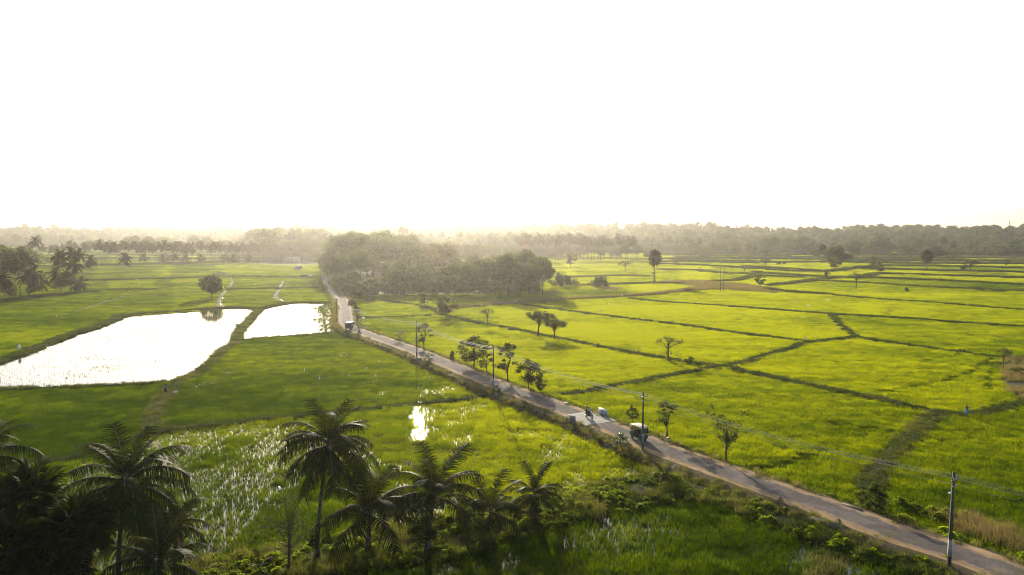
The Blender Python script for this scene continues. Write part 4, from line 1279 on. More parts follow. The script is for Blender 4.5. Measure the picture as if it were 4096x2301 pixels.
FB = [
 ('bush_mound', 2402, 1148, 1101, 1.1, 'dark creeper covered mound left of the lone palmyra'),
 ('bush_low', 2372, 1146, 1122, 1.2, 'low arching shrub against the dark mound'),
 ('bush_mound', 2239, 1146, 1086, .6, 'creeper draped shrub column beside the woodland, left'),
 ('bush_mound', 2270, 1146, 1096, .6, 'creeper draped shrub column beside the woodland, right'),
 ('bush_low', 2210, 1146, 1120, 1.0, 'low shrub left of the creeper columns'),
 ('bush_low', 2300, 1146, 1118, .8, 'arched low shrub right of the creeper columns'),
 ('road_bush', 2672, 1446, 1398, .9, 'spiky bush round the foot of the umbrella tree'),
 ('stalk_bush', 2556, 1415, 1393, 1.6, 'low open shrub left of the umbrella tree'),
 ('stalk_bush', 2715, 1447, 1418, 1.2, 'faint shrub just right of the umbrella tree'),
 ('bush_low', 2758, 1454, 1426, .9, 'small dark shrub second right of the umbrella tree'),
 ('bush_mound', 3626, 1167, 1148, .8, 'small dark bush standing alone on a bund'),
 ('bush_low', 3907, 1163, 1145, 1.6, 'wide low bush in the dull field at right'),
 ('bush_low', 3985, 1168, 1157, 3.0, 'long flat bush right of the wide one'),
 ('bush_low', 3090, 1164, 1152, 1.9, 'brown dome of scrub at the end of the dry strip'),
 ('stalk_bush', 1860, 1285, 1255, 1.0, 'left of three thin shrubs on the bund beyond the road'),
 ('stalk_bush', 1885, 1290, 1264, 1.0, 'middle of three thin shrubs on the bund beyond the road'),
 ('stalk_bush', 1912, 1296, 1270, 1.0, 'right of three thin shrubs on the bund beyond the road'),
 ('bush_low', 2860, 1475, 1456, 1.3, 'dark scrub at the crossing of two bunds'),
 ('bush_low', 2940, 1482, 1462, 1.4, 'dark scrub right of the bund crossing'),
 ('bush_low', 948, 1306, 1293, .8, 'dark clump on the bund between the two ponds'),
 ('bush_low', 3843, 1409, 1397, 1.5, 'brown clump on the long bund at right'),
 ('bush_low', 1105, 1153, 1146, 1.3, 'small dark bush beside the sandy path'),
 ('bush_mound', 3115, 1060, 1043, .9, 'left of two small round bushes in the far fields'),
 ('bush_mound', 3137, 1059, 1044, .7, 'right of two small round bushes in the far fields'),
 ('bush_mound', 3466, 1045, 1034, .8, 'small pointed bush on a far bund'),
 ('bush_low', 4070, 1492, 1468, 1.2, 'brown scrub in the dry patch at the right edge'),
]
for i, (k, u, vb, vt, w, lab) in enumerate(FB):
    b, h = at_px(u, vb, vt, .15)
    tree('bush', k, b, h, w, .7 * i, lab, 'bush', 'bushes on the bunds')

for u, vb, vt, lab, cs, ivy in ((2616, 1137, 1030, 'lone palmyra palm with ivy clad foot in the middle of the fields', 2.0, .42), (3289, 1056, 994, 'palmyra palm at the left of the dark tree clump', 1.8, 0), (3706, 1083, 1024, 'ivy clad palmyra palm in the far right fields', 2.2, .7), (3358, 1040, 995, 'palmyra palm peeping over the dark tree clump', 1.7, 0), (3815, 1010, 975, 'palmyra palm above the blue roofed shed', 1.9, 0)):
    b, h = at_px(u, vb, vt, .1)
    far_palmyra(b, h, lab, cs=cs, ivy=ivy)

# ---- the woodland at the bend
rw = random.Random(5)
WT = []
WROW = [0]
def wood_row(us, vb, vts, keys, wid):
    WROW[0] += 1
    for u in us:
        uu = u + rw.uniform(-14, 14); k = rw.choice(keys)
        WT.append((uu, vb + rw.uniform(-3, 3), (np.interp(uu, *vts) if isinstance(vts, tuple) else vts) + rw.uniform(-24, 18), k, wid * rw.uniform(.85, 1.15), WROW[0]))
wood_row(range(1360, 1460, 34), 1168, 1088, ['wood_a', 'wood_d'], 1.0)
wood_row(range(1450, 2170, 42), 1178, ([1440, 1560, 1660, 1760, 1900, 2040, 2160], [1110, 1092, 1086, 1074, 1052, 1036, 1050]), ['wood_d', 'wood_a', 'wood_b'], 1.0)
wood_row(range(1335, 1600, 48), 1142, ([1330, 1400, 1500, 1600], [1010, 1000, 1030, 1050]), ['wood_a', 'wood_c'], 1.0)
wood_row(range(1600, 2160, 46), 1150, ([1600, 1800, 1900, 2050, 2160], [1060, 1058, 1040, 1018, 1030]), ['wood_b', 'wood_a', 'wood_d'], 1.0)
wood_row(range(1310, 1720, 48), 1112, ([1310, 1360, 1440, 1560, 1720], [992, 960, 955, 965, 992]), ['wood_c', 'wood_a', 'wood_b'], 1.0)
wood_row(range(1700, 2150, 50), 1118, ([1700, 1800, 1950, 2150], [1000, 1010, 1035, 1020]), ['wood_b', 'wood_c', 'wood_a'], 1.0)
wood_row(range(1340, 1800, 50), 1085, ([1340, 1400, 1560, 1640, 1800], [955, 938, 950, 958, 985]), ['wood_c', 'wood_a'], 1.0)
wood_row(range(1500, 2140, 60), 1062, ([1500, 1700, 1850, 2140], [945, 965, 985, 1000]), ['wood_b', 'wood_c', 'bamboo'], 1.0)
wood_row(range(1400, 2180, 30), 1182, 1136, ['wood_d'], 1.5)
wood_row(range(1345, 1420, 25), 1164, 1120, ['wood_d'], 1.3)
WT += [(1405, 1110, 916, 'rain_tree', .78, 0), (1460, 1090, 928, 'rain_tree', .45, 0), (1322, 1112, 992, 'wood_c', .85, 0), (1546, 1100, 940, 'wood_c', .8, 0), (1770, 1130, 980, 'bamboo', 1.3, 0), (1650, 1075, 938, 'wood_c', 1.0, 0)]
WT.sort(key=lambda a: a[0])
ROWN = ['emerging above the woodland roof', 'at the road edge of the woodland', 'in the front line of the woodland', 'in the second line by the road bend', 'in the second line, right half', 'in the third line near the bend', 'in the third line, right half', 'in the fourth line of the woodland', 'in the back line of the woodland', 'in the low fringe along the woodland foot', 'in the low fringe beside the road bend']
RCNT = {}
for i, (u, vb, vt, k, w, r) in enumerate(WT):
    b, h = at_px(u, vb, vt, 0)
    q = RCNT.get(r, 0); RCNT[r] = q + 1
    kind = {'bamboo': 'feathery brownish tree', 'rain_tree': 'great umbrella crowned tree', 'wood_b': 'olive leafed tree', 'wood_c': 'tall dark tree', 'wood_d': 'low bushy tree', 'wood_a': 'domed dark tree'}[k]
    tree('woodland_tree', k, b, h, w, None, f'{kind} {ROWN[r]}, {nth(q)}', 'tree', 'trees of the woodland at the road bend')

# ---- coconut palms of the middle distance
def row(us, vb, vt, jv, n, phrase, group, jt=10):
    L = []
    for i in range(n):
        u = us[0] + (us[1] - us[0]) * (i + RP.uniform(.1, .9)) / n
        L.append((u, (vb if np.isscalar(vb) else np.interp(u, *vb)) + RP.uniform(-jv, jv), (vt if np.isscalar(vt) else np.interp(u, *vt)) + RP.uniform(-jt, jt)))
    L.sort()
    for i, (u, b_, t_) in enumerate(L):
        b, h = at_px(u, b_, t_ + 14, 0)
        far_palm(b, max(4, h), phrase + ', ' + nth(i), group, cs=RP.uniform(1.15, 1.5))
PG = 'coconut palms in the hazy rows beyond the left paddies'
row((395, 1040), ([390, 700, 1040], [1058, 1054, 1046]), 975, 4, 30, 'hazy coconut palm in the near row beyond the pond', PG)
row((160, 1030), 1036, 974, 5, 34, 'hazy coconut palm in the second row beyond the pond', PG)
row((480, 1040), 1050, 1030, 4, 9, 'stunted palm under the near palm row', PG, 4)
row((1020, 1330), 1034, 932, 5, 16, 'tall hazy palm in the grove left of the woodland', 'coconut palms left of the woodland', 16)
row((2060, 2540), 1041, 946, 4, 34, 'tall palm at the front of the grove behind the woodland', 'coconut palms in the grove behind the woodland', 14)
row((1950, 2420), 1024, 940, 4, 26, 'faint palm deep in the grove behind the woodland', 'coconut palms in the grove behind the woodland', 9)
row((1540, 2000), 1018, 938, 4, 14, 'faint palm standing behind the woodland crowns', 'coconut palms in the grove behind the woodland', 14)
for u, vb, vt, lab in ((497, 1121, 1037, 'lone coconut palm on the bund in the left paddies'), (366, 1124, 1046, 'coconut palm standing just left of the lone one'),
        (330, 1140, 1020, 'tall coconut palm at the right of the left hand clump'), (245, 1165, 1032, 'leaning coconut palm at the left of the left hand clump'), (285, 1160, 1018, 'coconut palm in the middle of the left hand clump'),
        (318, 1172, 1140, 'short drooping palm at the right foot of the clump'), (225, 1168, 1098, 'short palm at the left foot of the clump'),
        (60, 1190, 1040, 'dark coconut palm at the left edge, left of a pair'), (118, 1185, 1052, 'dark coconut palm at the left edge, right of a pair'), (110, 1200, 1112, 'low dark palm before the pair at left edge'), (20, 1208, 1118, 'low palm at the extreme left edge of the fields'), (160, 1180, 1128, 'low bushy palm between the two left clumps'), (30, 1150, 1028, 'palm behind the dark pair at left edge'),
        (85, 1195, 1060, 'dark palm crown between two others at the left edge'), (45, 1175, 1060, 'dark palm with ragged crown near the left edge'), (140, 1196, 1100, 'half height palm at the right side of the left edge clump'), (262, 1150, 1035, 'palm behind the leaning one in the left hand clump'), (300, 1168, 1060, 'palm crown low in the left hand clump'), (-20, 1195, 1060, 'dark palm cut by the left picture edge'), (95, 1140, 1020, 'palm rising behind the dark pair at the left edge'),
        (153, 1078, 968, 'slim tall palm standing before the hazy rows'), (113, 1040, 986, 'palm beside the broad tree at left'),
        (105, 985, 955, 'leftmost of five far thin palms on the pale field'), (157, 980, 948, 'second of five far thin palms on the pale field'), (204, 985, 960, 'middle of five far thin palms on the pale field'), (246, 985, 950, 'fourth of five far thin palms on the pale field'), (295, 985, 959, 'rightmost of five far thin palms on the pale field'),
        (1600, 1010, 920, 'left of two palms rising above the woodland'), (1622, 1010, 922, 'right of two palms rising above the woodland')):
    b, h = at_px(u, vb, vt, 0)
    far_palm(b, h, lab, 'coconut palms over the left paddies', cs=1.1 if vb > 1100 else 1.25)
MT = [(20, 1130, 985, 'wood_a', 'broad domed tree at the far left edge'), (70, 1115, 978, 'wood_b', 'broad olive tree behind the dark palms at left'), (120, 1105, 1000, 'wood_a', 'rounded tree right of the broad olive one'), (-40, 1140, 975, 'wood_c', 'tall tree cut by the left edge'),
      (245, 1170, 1105, 'wood_d', 'leafy tree under the left hand palm clump, left one'), (280, 1170, 1085, 'wood_d', 'leafy tree under the left hand palm clump, right one'), (140, 1185, 1120, 'wood_d', 'bushy tree between palms near the left edge'), (40, 1200, 1130, 'wood_d', 'bushy tree among the palms at the left edge'), (192, 1062, 1028, 'wood_d', 'small dark tree behind the left hand clump'),
      (178, 985, 958, 'wood_b', 'faint round tree among five far palms'), (365, 1010, 955, 'wood_b', 'ghostly tree left of the hazy wood'), (350, 1012, 965, 'wood_a', 'ghostly tree touching another left of the hazy wood')]
for i, (u, vb, vt, k, lab) in enumerate(MT):
    b, h = at_px(u, vb, vt, 0); tree('broadleaf_tree', k, b, h, 1.1, None, lab, 'tree', 'broadleaf trees over the left paddies')
HB = []
for n, (u0, u1), vb, vt, keys in ((16, (470, 1030), 1012, 955, ['wood_a', 'wood_b']), (15, (1030, 1340), 1040, 960, ['wood_a', 'wood_b', 'wood_c']), (10, (1100, 1340), 1046, 1000, ['wood_d']), (12, (1000, 1320), 1018, 918, ['wood_c', 'wood_b']),
                       (16, (2130, 2560), 1030, 975, ['wood_b', 'wood_d', 'wood_a']), (14, (1560, 2100), 1024, 945, ['wood_b', 'wood_c']), (2, (2500, 2550), 1040, 972, ['wood_a'])):
    for i in range(n):
        HB.append((u0 + (u1 - u0) * (i + rw.uniform(0, 1)) / n, vb + rw.uniform(-4, 4), vt + rw.uniform(-14, 12), rw.choice(keys), 'left' if u1 < 1400 else 'right'))
for side, phrase in (('left', 'hazy tree in the wood beyond the tractor'), ('right', 'hazy tree in the palm grove behind the woodland')):
    L = sorted(a for a in HB if a[4] == side)
    for i, (u, vb, vt, k, _) in enumerate(L):
        b, h = at_px(u, vb, vt, 0)
        tree('hazy_tree', k, b, h, 1.05, None, phrase + ', ' + nth(i), 'tree', 'hazy trees of the middle distance')
# scattered trees of the far right fields
L = []
for i in range(34):
    u = rw.uniform(2560, 4250); vb = rw.uniform(1008, 1062) if u > 2900 else rw.uniform(1008, 1040)
    L.append((u, vb, vb - rw.uniform(18, 44) * (vb - 930) / 100, rw.choice(['field_open', 'field_flat', 'field_round', 'stalk_bush', 'bush_low'])))
for i, (u, vb, vt, k) in enumerate(sorted(L)):
    b, h = at_px(u, vb, vt, 0)
    tree('distant_tree', k, b, h, 1.1, None, 'small hazy tree in the far right paddies, ' + nth(i), 'tree', 'small trees of the far right paddies')

# ---- hills of forest far behind: nobody could count these
def forest():
    rng = np.random.default_rng(9)
    keys = ['wood_a', 'wood_b', 'wood_c', 'wood_d']
    ps = []
    for i, k in enumerate(keys):
        T, Cn = tree_shape(seed=90 + i, h=(15, 13, 19, 9)[i], cr=(6.5, 6, 7.5, 5)[i], base=(.2, .15, .35, .1)[i], K=26, leaf=1.5, n=34, blob=2.6, tr=.35, shape=('dome', 'round', 'dome', 'dome')[i])
        ps.append(proto('far_%d' % i, Cn.merge(T, m=1), [M['leaf_dark'] if i in (0, 2) else M['leaf_olive'], M['bark']]))
    for i in range(2):
        m = far_crown(60 + i, 13, 3.9, 7, .5, 1.0); c = MB().merge(m, loc=(0, 0, 15), m=0).merge(trunk_mb(15, .22, .14, (0, 0), 1, 5), m=1)
        ps.append(proto('far_%d' % (4 + i), c, [M['frond'], M['palm_bark']]))
    c = MB().merge(fan_crown(3, 20), mat=Matrix.Diagonal((1.9, 1.9, 2.2)), loc=(0, 0, 16), m=0).merge(trunk_mb(16, .25, .2, (0, 0), 1, 5), m=1)
    ps.append(proto('far_6', c, [M['fan'], M['palm_bark']]))
    Q = []
    n = 60000
    a = rng.uniform(R(-52), R(52), n); d = np.sqrt(rng.uniform(600 ** 2, 3100 ** 2, n))
    x, y = d * np.sin(a), d * np.cos(a)
    z = z_land(x, y)
    u = 2048 + FPX * x / y
    far = np.interp(u, [-900, 700, 1150, 2750, 5000], [3000, 2900, 1950, 1900, 1800])
    clear = fbm(x / 120, y / 120, 61)
    # the hill front is thick; a broken fringe lies on the plain just before it
    front = np.interp(u, [-900, 700, 1150, 2000, 2750, 3050, 5200], [1900, 1750, 780, 820, 950, 1080, 1020])
    ok = (d < far) & ((z > .8) | ((d > front - 90) & (clear > .50) & (z < .8)))
    ok &= rng.random(n) < np.where(d < 1700, 1, .5)
    x, y, z, d, u = x[ok], y[ok], z[ok], d[ok], u[ok]
    palm = fbm(x / 90, y / 90, 71)
    k = np.where((palm > .56) & (rng.random(len(x)) < .7), 4 + rng.integers(0, 2, len(x)), rng.integers(0, 4, len(x)))
    k = np.where(rng.random(len(x)) < .025, 6, k)
    s = rng.uniform(.45, 1.25, len(x)) * (.6 + .8 * fbm(x / 60, y / 60, 73))
    rot = np.zeros((len(x), 3)); rot[:, 2] = rng.uniform(0, 6.28, len(x))
    print('forest', len(x))
    scatter('distant_woods', ps, np.stack([x, y, z - .2], 1), rot, np.stack([s, s, s], 1), k, rng.random(len(x)), 'hazy wooded hills along the horizon behind the paddies', 'woods')
forest()

# ---- creeper mounds on the overgrown banks
def creepers():
    rng = np.random.default_rng(29); ps = []
    for i in range(4):
        r2 = np.random.default_rng(140 + i); K = 26
        C = np.stack([r2.normal(0, .55, K), r2.normal(0, .55, K), np.zeros(K)], 1); C[:, 2] = np.maximum(.05, .62 * np.exp(-(C[:, 0] ** 2 + C[:, 1] ** 2) / .7) * r2.uniform(.6, 1.2, K))
        v, f = leaf_quads(r2, C, 46, np.full(K, .32), .17, .6, 1.2)
        ps.append(proto('creeper_%d' % i, MB().add(v, f), M['vine']))
    P_, T_, S_, K_ = [], [], [], []
    def strip(P, lo, hi, dens, sc, thr=.36, z0=.3):
        N = normals(P); n = int(len(P) * abs(hi - lo) * dens)
        q = rng.integers(0, len(P), n); o = rng.uniform(lo, hi, n)
        x = P[q, 0] + N[q, 0] * o + rng.normal(0, .3, n); y = P[q, 1] + N[q, 1] * o + rng.normal(0, .3, n)
        nz = fbm(x / 3.2, y / 3.2, 81); ok = nz > thr; x, y, nz, o = x[ok], y[ok], nz[ok], o[ok]
        P_.append(np.stack([x, y, np.maximum(.02, z0 * (1 - np.abs(o) / 4))], 1)); s = rng.uniform(*sc, len(x)) * (.45 + 1.0 * nz)
        S_.append(np.stack([s, s, s * rng.uniform(.7, 1.2, len(x))], 1)); T_.append(np.clip(.45 + 1.1 * (nz - .5) + rng.normal(0, .12, len(x)), 0, 1)); K_.append(rng.integers(0, 4, len(x)))
    strip(bankP, -3.4, 3.2, 3.4, (.36, .78), .38, .5)
    strip(bank2P, -2.8, 2.8, 2.4, (.30, .70), .42, .4)
    seg = road[(road[:, 1] < 92) & (road[:, 1] > 40)]
    strip(seg, 2.9, 4.9, .35, (.4, .9), .5, .5)
    strip(seg[seg[:, 1] < 78], -5.2, -3.2, .35, (.5, 1.0), .5, .3)
    P3 = resample(GL([(3460,2010),(3560,2030),(3700,2040),(3850,2080)]), 1.0); strip(P3, -1.5, 1.5, .6, (.6, 1.1), .4, .2)
    x = np.concatenate(P_); rot = np.zeros((len(x), 3)); rot[:, 2] = rng.uniform(0, 6.28, len(x))
    print('creepers', len(x))
    scatter('undergrowth', ps, x, rot, np.concatenate(S_), np.concatenate(K_), np.concatenate(T_), 'sunlit green creepers heaped over the overgrown banks at the bottom', 'creepers')
creepers()
# ================================================================== OBJECTS
M['rick_green'] = plain('rickshaw_green', (0.012, 0.075, 0.035), .35, .5, var=.2)
M['rick_yellow'] = plain('rickshaw_yellow', (0.42, 0.30, 0.055), .5, .4, var=.2)
M['rick_cream'] = plain('rickshaw_cream', (0.52, 0.43, 0.27), .7, .3, var=.15)
M['band'] = plain('amber_paint', (0.55, 0.30, 0.02), .4, .5, var=.1)
M['black'] = plain('black_paint', (0.016, 0.016, 0.018), .35, .5)
M['charcoal'] = plain('charcoal_canvas', (0.045, 0.042, 0.042), .8, .2)
M['rubber'] = plain('tyre_rubber', (0.018, 0.017, 0.016), .85, .2)
M['steel'] = plain('worn_steel', (0.24, 0.23, 0.21), .45, .4, .7)
M['glass'] = plain('dark_glass', (0.02, 0.022, 0.025), .06, .8, var=.05)
M['lamp'] = plain('lamp_glass', (0.7, 0.68, 0.62), .1, .7, var=.05)
M['orange'] = plain('indicator_orange', (0.6, 0.17, 0.01), .25, .5, var=.05)
M['white'] = plain('white_paint', (0.74, 0.73, 0.70), .4, .5, var=.12)
M['sack'] = plain('white_sacking', (0.78, 0.77, 0.73), .8, .2, var=.12, scale=8)
M['wire'] = plain('aluminium_wire', (0.30, 0.28, 0.24), .6, .3, .3)
M['ceramic'] = plain('dark_insulator', (0.035, 0.025, 0.02), .3, .5)
M['rust'] = plain('dark_rusty_steel', (0.06, 0.045, 0.035), .6, .4, .3)
M['blue'] = plain('faded_blue_paint', (0.10, 0.17, 0.30), .5, .4)
M['blue_roof'] = plain('blue_sheet_roof', (0.12, 0.20, 0.42), .45, .5)
M['plaster'] = plain('pale_plaster', (0.25, 0.21, 0.16), .85, .2)
M['tile'] = plain('pale_tile_roof', (0.28, 0.22, 0.16), .9, .1)
M['skin'] = plain('brown_skin', (0.13, 0.065, 0.035), .55, .4, var=.1)
M['hair'] = plain('black_hair', (0.012, 0.010, 0.009), .5, .4)
M['c_white'] = plain('white_cotton', (0.62, 0.60, 0.58), .9, .1, var=.12)
M['c_blue'] = plain('pale_blue_cotton', (0.16, 0.28, 0.52), .9, .1, var=.15)
M['c_lungi'] = plain('bright_blue_lungi', (0.06, 0.26, 0.48), .9, .1, var=.2)
M['c_maroon'] = plain('maroon_cotton', (0.075, 0.022, 0.02), .9, .1, var=.2)
M['c_dark'] = plain('dark_cotton', (0.025, 0.025, 0.03), .9, .1, var=.2)
M['c_olive'] = plain('olive_cotton', (0.22, 0.20, 0.10), .9, .1, var=.2)
M['feather'] = plain('egret_feather', (0.82, 0.81, 0.78), .7, .2, var=.05)
M['beak'] = plain('egret_beak', (0.45, 0.28, 0.04), .5, .3)
M['crow'] = plain('crow_feather', (0.015, 0.014, 0.014), .5, .3)
M['band_grey'] = concrete('weathered_white_band', (0.16, 0.15, 0.135), (0.40, 0.385, 0.35), (0.1, .09, .08))
M['red_paint'] = plain('faded_red_lettering', (0.20, 0.055, 0.04), .8, .2, var=.3, scale=12)
M['tractor_grey'] = plain('dull_tractor_paint', (0.08, 0.075, 0.08), .5, .4)
M['mat'] = plain('grey_ribbed_drum', (0.14, 0.135, 0.12), .8, .2)

def road_frame(u, v, z=RZ):
    """nearest road sample to the ground seen at (u, v): point, heading away from the camera, left normal"""
    g = G(u, v, z)
    i = int(np.argmin(np.hypot(road[:, 0] - g.x, road[:, 1] - g.y)))
    i = min(max(i, 4), len(road) - 5)
    t = road[i + 4] - road[i - 4]; t = t / np.linalg.norm(t)
    return Vector((road[i][0], road[i][1], RZ)), Vector((t[0], t[1], 0)), Vector((-t[1], t[0], 0)), i

# ---- power poles and wires
POLES = [('pole one', 3796, 2262, 1889, 'tall concrete power pole with a lamp at the bottom right', 1), ('', 2570, 1801, 1568, 'concrete power pole in front of the green rickshaw', 1), ('', 1974, 1568, 1383, 'concrete power pole beside the parked scooter', 1),
         ('', 1667, 1427, 1283, 'concrete power pole at the step of the road wall', 1), ('', 1433, 1348, 1235, 'concrete power pole where the road straightens, near a dark rickshaw', 1), ('', 1348, 1286, 1192, 'power pole left of the road by the small pond', 1), ('', 1282, 1128, 1076, 'leaning far pole, left of a pair near the tractor', 0), ('', 1295, 1126, 1078, 'far pole right of a pair near the tractor', 0)]
WPTS = []
extra = PY(5000, 2200, 40.0)
for i, (nm, u, vb, vt, lab, band) in enumerate(POLES):
    b = G(u, vb, RZ - .05 if vb > 1140 else 0.3); h = PY(u, vt, b.y).z - b.z
    _, t, n, _i = road_frame(u, vb)
    ang = math.atan2(n.y, n.x)
    e = empty('power_pole', b, ang)
    MB().tube([(0, 0, -.3), (0, 0, h * .5), (0, 0, h)], [.16, .135, .10], 4).build('post', M['pole'], e)
    if band: MB().tube([(0, 0, .75), (0, 0, 2.05)], [.166, .160], 4).build('painted_band', M['band_grey'], e)
    MB().box((0, .13, h - .55), (1.25, .07, .08)).build('crossarm', M['steel'], e)
    MB().box((0, .13, h - 1.05), (.75, .06, .07)).build('crossarm', M['steel'], e)
    for x, z in ((-.55, h - .5), (-.28, h - .5), (.28, h - .5), (.55, h - .5), (.32, h - 1.0)):
        MB().lathe([(.015, 0), (.055, .03), (.03, .08), (.06, .1), (.04, .17), (.001, .19)], (x, .13, z), 8).build('insulator', M['ceramic'], e)
    if i == 0:
        MB().tube([(0, 0, h - 1.5), (.25, 0, h - 1.45), (.42, 0, h - 1.5)], .025, 5).ball((.45, 0, h - 1.55), (.17, .10, .08), 8).build('lamp', M['white'], e)
    if i == 1:
        MB().tube([(0, 0, h - 2.3), (.2, 0, h - 2.3)], .02, 5).ball((.24, 0, h - 2.33), (.10, .08, .08), 8).build('lamp', M['white'], e)
    tag(e, lab, 'power pole', 'power poles along the road')
    if i != 7:
        off = [Vector((n.x * x, n.y * x, z)) + Vector((t.x, t.y, 0)) * .13 for x, z in ((-.55, h - .32), (-.28, h - .32), (.28, h - .32), (.55, h - .32), (.32, h - .82))]
        WPTS.append([b + o for o in off])
p0 = WPTS[0]; dirv = Vector((26, -22, 0)); WPTS.insert(0, [p + dirv for p in p0])
wl = WPTS[-1]; WPTS.append([p + Vector((6, 60, 0)) for p in wl])
WL = ['outer wire nearest the fields on the left', 'second wire from the left side', 'inner wire towards the road', 'outermost wire over the road', 'lowest single wire below the others']
for k in range(5):
    m = MB()
    for a, c in zip(WPTS[:-1], WPTS[1:]):
        L = (c[k] - a[k]).length; sag = min(1.1, L * .022)
        m.tube([a[k].lerp(c[k], t) - Vector((0, 0, 4 * sag * t * (1 - t))) for t in [j / 12 for j in range(13)]], .013, 4, cap=False)
    o = m.build('overhead_wire', M['wire'])
    tag(o, 'thin overhead power line strung between the poles, ' + WL[k], 'power line', 'power lines along the road')

# ---- twin pole structure, lattice pylon
b1, b2 = G(2881, 1168), G(2892, 1167)
h = PY(2883, 1071, b1.y).z
e = empty('transmission_frame', b1); d = b2 - b1; d.y *= .3
for q in (Vector((0, 0, 0)), d): MB().tube([q, q + Vector((0, 0, h))], [.16, .12], 6).build('post', M['rust'], e)
for f in (.98, .80, .58, .30): MB().box(tuple(d * .5 + Vector((0, 0, h * f))), (d.length * (1.0 if f != .80 else 2.4), .14, .14)).build('cross_beam', M['rust'], e)
tag(e, 'tall twin pole frame with cross beams standing in the paddies', 'transmission frame')
x0 = PY(4036, 940, 1480.0); zb = float(z_land(x0.x, x0.y)); ht = PY(4036, 880, 1480.0).z - zb
e = empty('lattice_pylon', (x0.x, x0.y, zb)); m = MB()
for sx in (-1, 1):
    for sy in (-1, 1): m.tube([(sx * 3.2, sy * 3.2, 0), (sx * .9, sy * .9, ht * .62), (sx * .3, sy * .3, ht)], .22, 4)
for k in range(7):
    z = ht * k / 8; w = np.interp(z, [0, ht * .62, ht], [3.2, .9, .3]); z2 = ht * (k + 1) / 8; w2 = np.interp(z2, [0, ht * .62, ht], [3.2, .9, .3])
    for s in (-1, 1):
        m.tube([(-w, s * w, z), (w2, s * w2, z2)], .12, 4); m.tube([(w, s * w, z), (-w2, s * w2, z2)], .12, 4)
m.build('tower', M['rust'], e)
for f, w in ((.64, 6), (.78, 5), (.92, 4)): MB().tube([(-w, 0, ht * f), (0, 0, ht * f + .9), (w, 0, ht * f)], .22, 4).tube([(-w, 0, ht * f), (w, 0, ht * f)], .16, 4).build('crossarm', M['rust'], e)
tag(e, 'faint lattice pylon on the wooded skyline at far right', 'pylon')

# ---- road wall, bridge, culvert
_, _, _, i1 = road_frame(2310, 1656); _, _, _, i0 = road_frame(1400, 1310)
a_, b_ = min(i0, i1), max(i0, i1)
seg = road[a_:b_ + 1]
w = ribbon('w', seg, [3.75, 3.72, 3.35, 3.3], [-.1, .74, .78, .3], None, [.10, .12, .12, 0], 51, False)
tag(w.build('retaining_wall', M['stone']), 'long low rubble stone wall holding up the near side of the road', 'wall')
_, _, _, j1 = road_frame(2296, 1654); _, _, _, j0 = road_frame(2406, 1695)
seg = road[min(j0, j1):max(j0, j1) + 1]
dk = ribbon('d', seg, [2.55, 1.2, 0, -1.2, -2.6], [RZ + z for z in (.05, .07, .075, .07, .05)], None, None, 1)
structure(dk.build('bridge_deck', M['slab']))
def heading(v): return math.atan2(v.y, v.x)
c, t, n, _i = road_frame(2350, 1672)
hd = heading(-t)
pn = G(2287, 1687, RZ)
e = empty('bridge_parapet', pn, hd)
MB().box((0, 0, .42), (1.45, .26, .86)).build('slab', M['concrete'], e)
for x in (-.5, .5): MB().box((x, -.02, -.46), (.22, .22, .92)).build('leg', M['concrete'], e)
MB().box((0, .02, -.02), (1.55, .34, .06)).build('sill', M['concrete'], e)
tag(e, 'grey concrete bridge parapet on two legs at the near side', 'parapet', 'parapets of the small bridge')
pf = G(2412, 1661, RZ)
e = empty('bridge_parapet', pf, hd)
MB().box((0, 0, .42), (1.75, .26, .84)).build('slab', M['whitewash'], e)
MB().box((0, 0, .86), (1.82, .32, .05)).build('coping', M['white'], e)
cu = bpy.data.curves.new('lettering', 'FONT'); cu.body = 'DYFI'; cu.size = .46; cu.extrude = .006; cu.align_x = 'CENTER'
tx = bpy.data.objects.new('lettering', cu); COL.objects.link(tx); cu.materials.append(M['red_paint'])
bpy.context.view_layer.update(); lm = bpy.data.meshes.new_from_object(tx.evaluated_get(bpy.context.evaluated_depsgraph_get())); bpy.data.objects.remove(tx); tx = bpy.data.objects.new('lettering', lm); COL.objects.link(tx)
tx.parent = e; tx.location = (-.30, -.137, .34); tx.rotation_euler = (R(90), 0, 0)
tag(e, 'white bridge parapet with faded red lettering at the far side', 'parapet', 'parapets of the small bridge')
# culvert headwall at the lower right
c, t, n, _i = road_frame(3310, 2030); ch = heading(-t)
q = G(3297, 2087, .85)
e = empty('culvert', (q.x, q.y, 0), ch)
m = MB(); m.box((-.95, 0, .25), (.55, .7, 1.0)).box((.85, 0, .25), (.55, .7, 1.0)).box((-.1, .3, .25), (1.4, .08, 1.0)); m.build('headwall', M['old_concrete'], e)
MB().box((0, 0, .81), (2.5, .85, .14)).build('slab', M['old_concrete'], e)
tag(e, 'grey concrete culvert with a dark square opening below the road', 'culvert')
q = G(3408, 2030, RZ); e = MB().box((0, 0, .02), (2.0, .32, .16)).build('kerb_block', M['old_concrete']); place(e, q, ch)
tag(e, 'low concrete kerb block on the far road edge opposite the culvert', 'kerb')
q = G(1674, 1434, RZ - .1); e = MB().box((0, 0, .0), (1.3, 1.0, .3)).build('concrete_step', M['old_concrete']); place(e, q, .3)
tag(e, 'small concrete step on the road wall beside a pole', 'step')
q = G(1996, 1566, RZ); e = empty('ribbed_drum', q, ch - .55)
prof = [(.001, -.65)] + [(.27 + .03 * (k % 2), -.65 + 1.3 * k / 16) for k in range(17)] + [(.001, .65)]
MB().lathe(prof, (0, 0, .28), 16, 'x').build('shell', M['mat'], e, True)
MB().ball((.62, 0, .25), (.34, .32, .28), 10).build('cover', M['leaf_olive'], e, True)
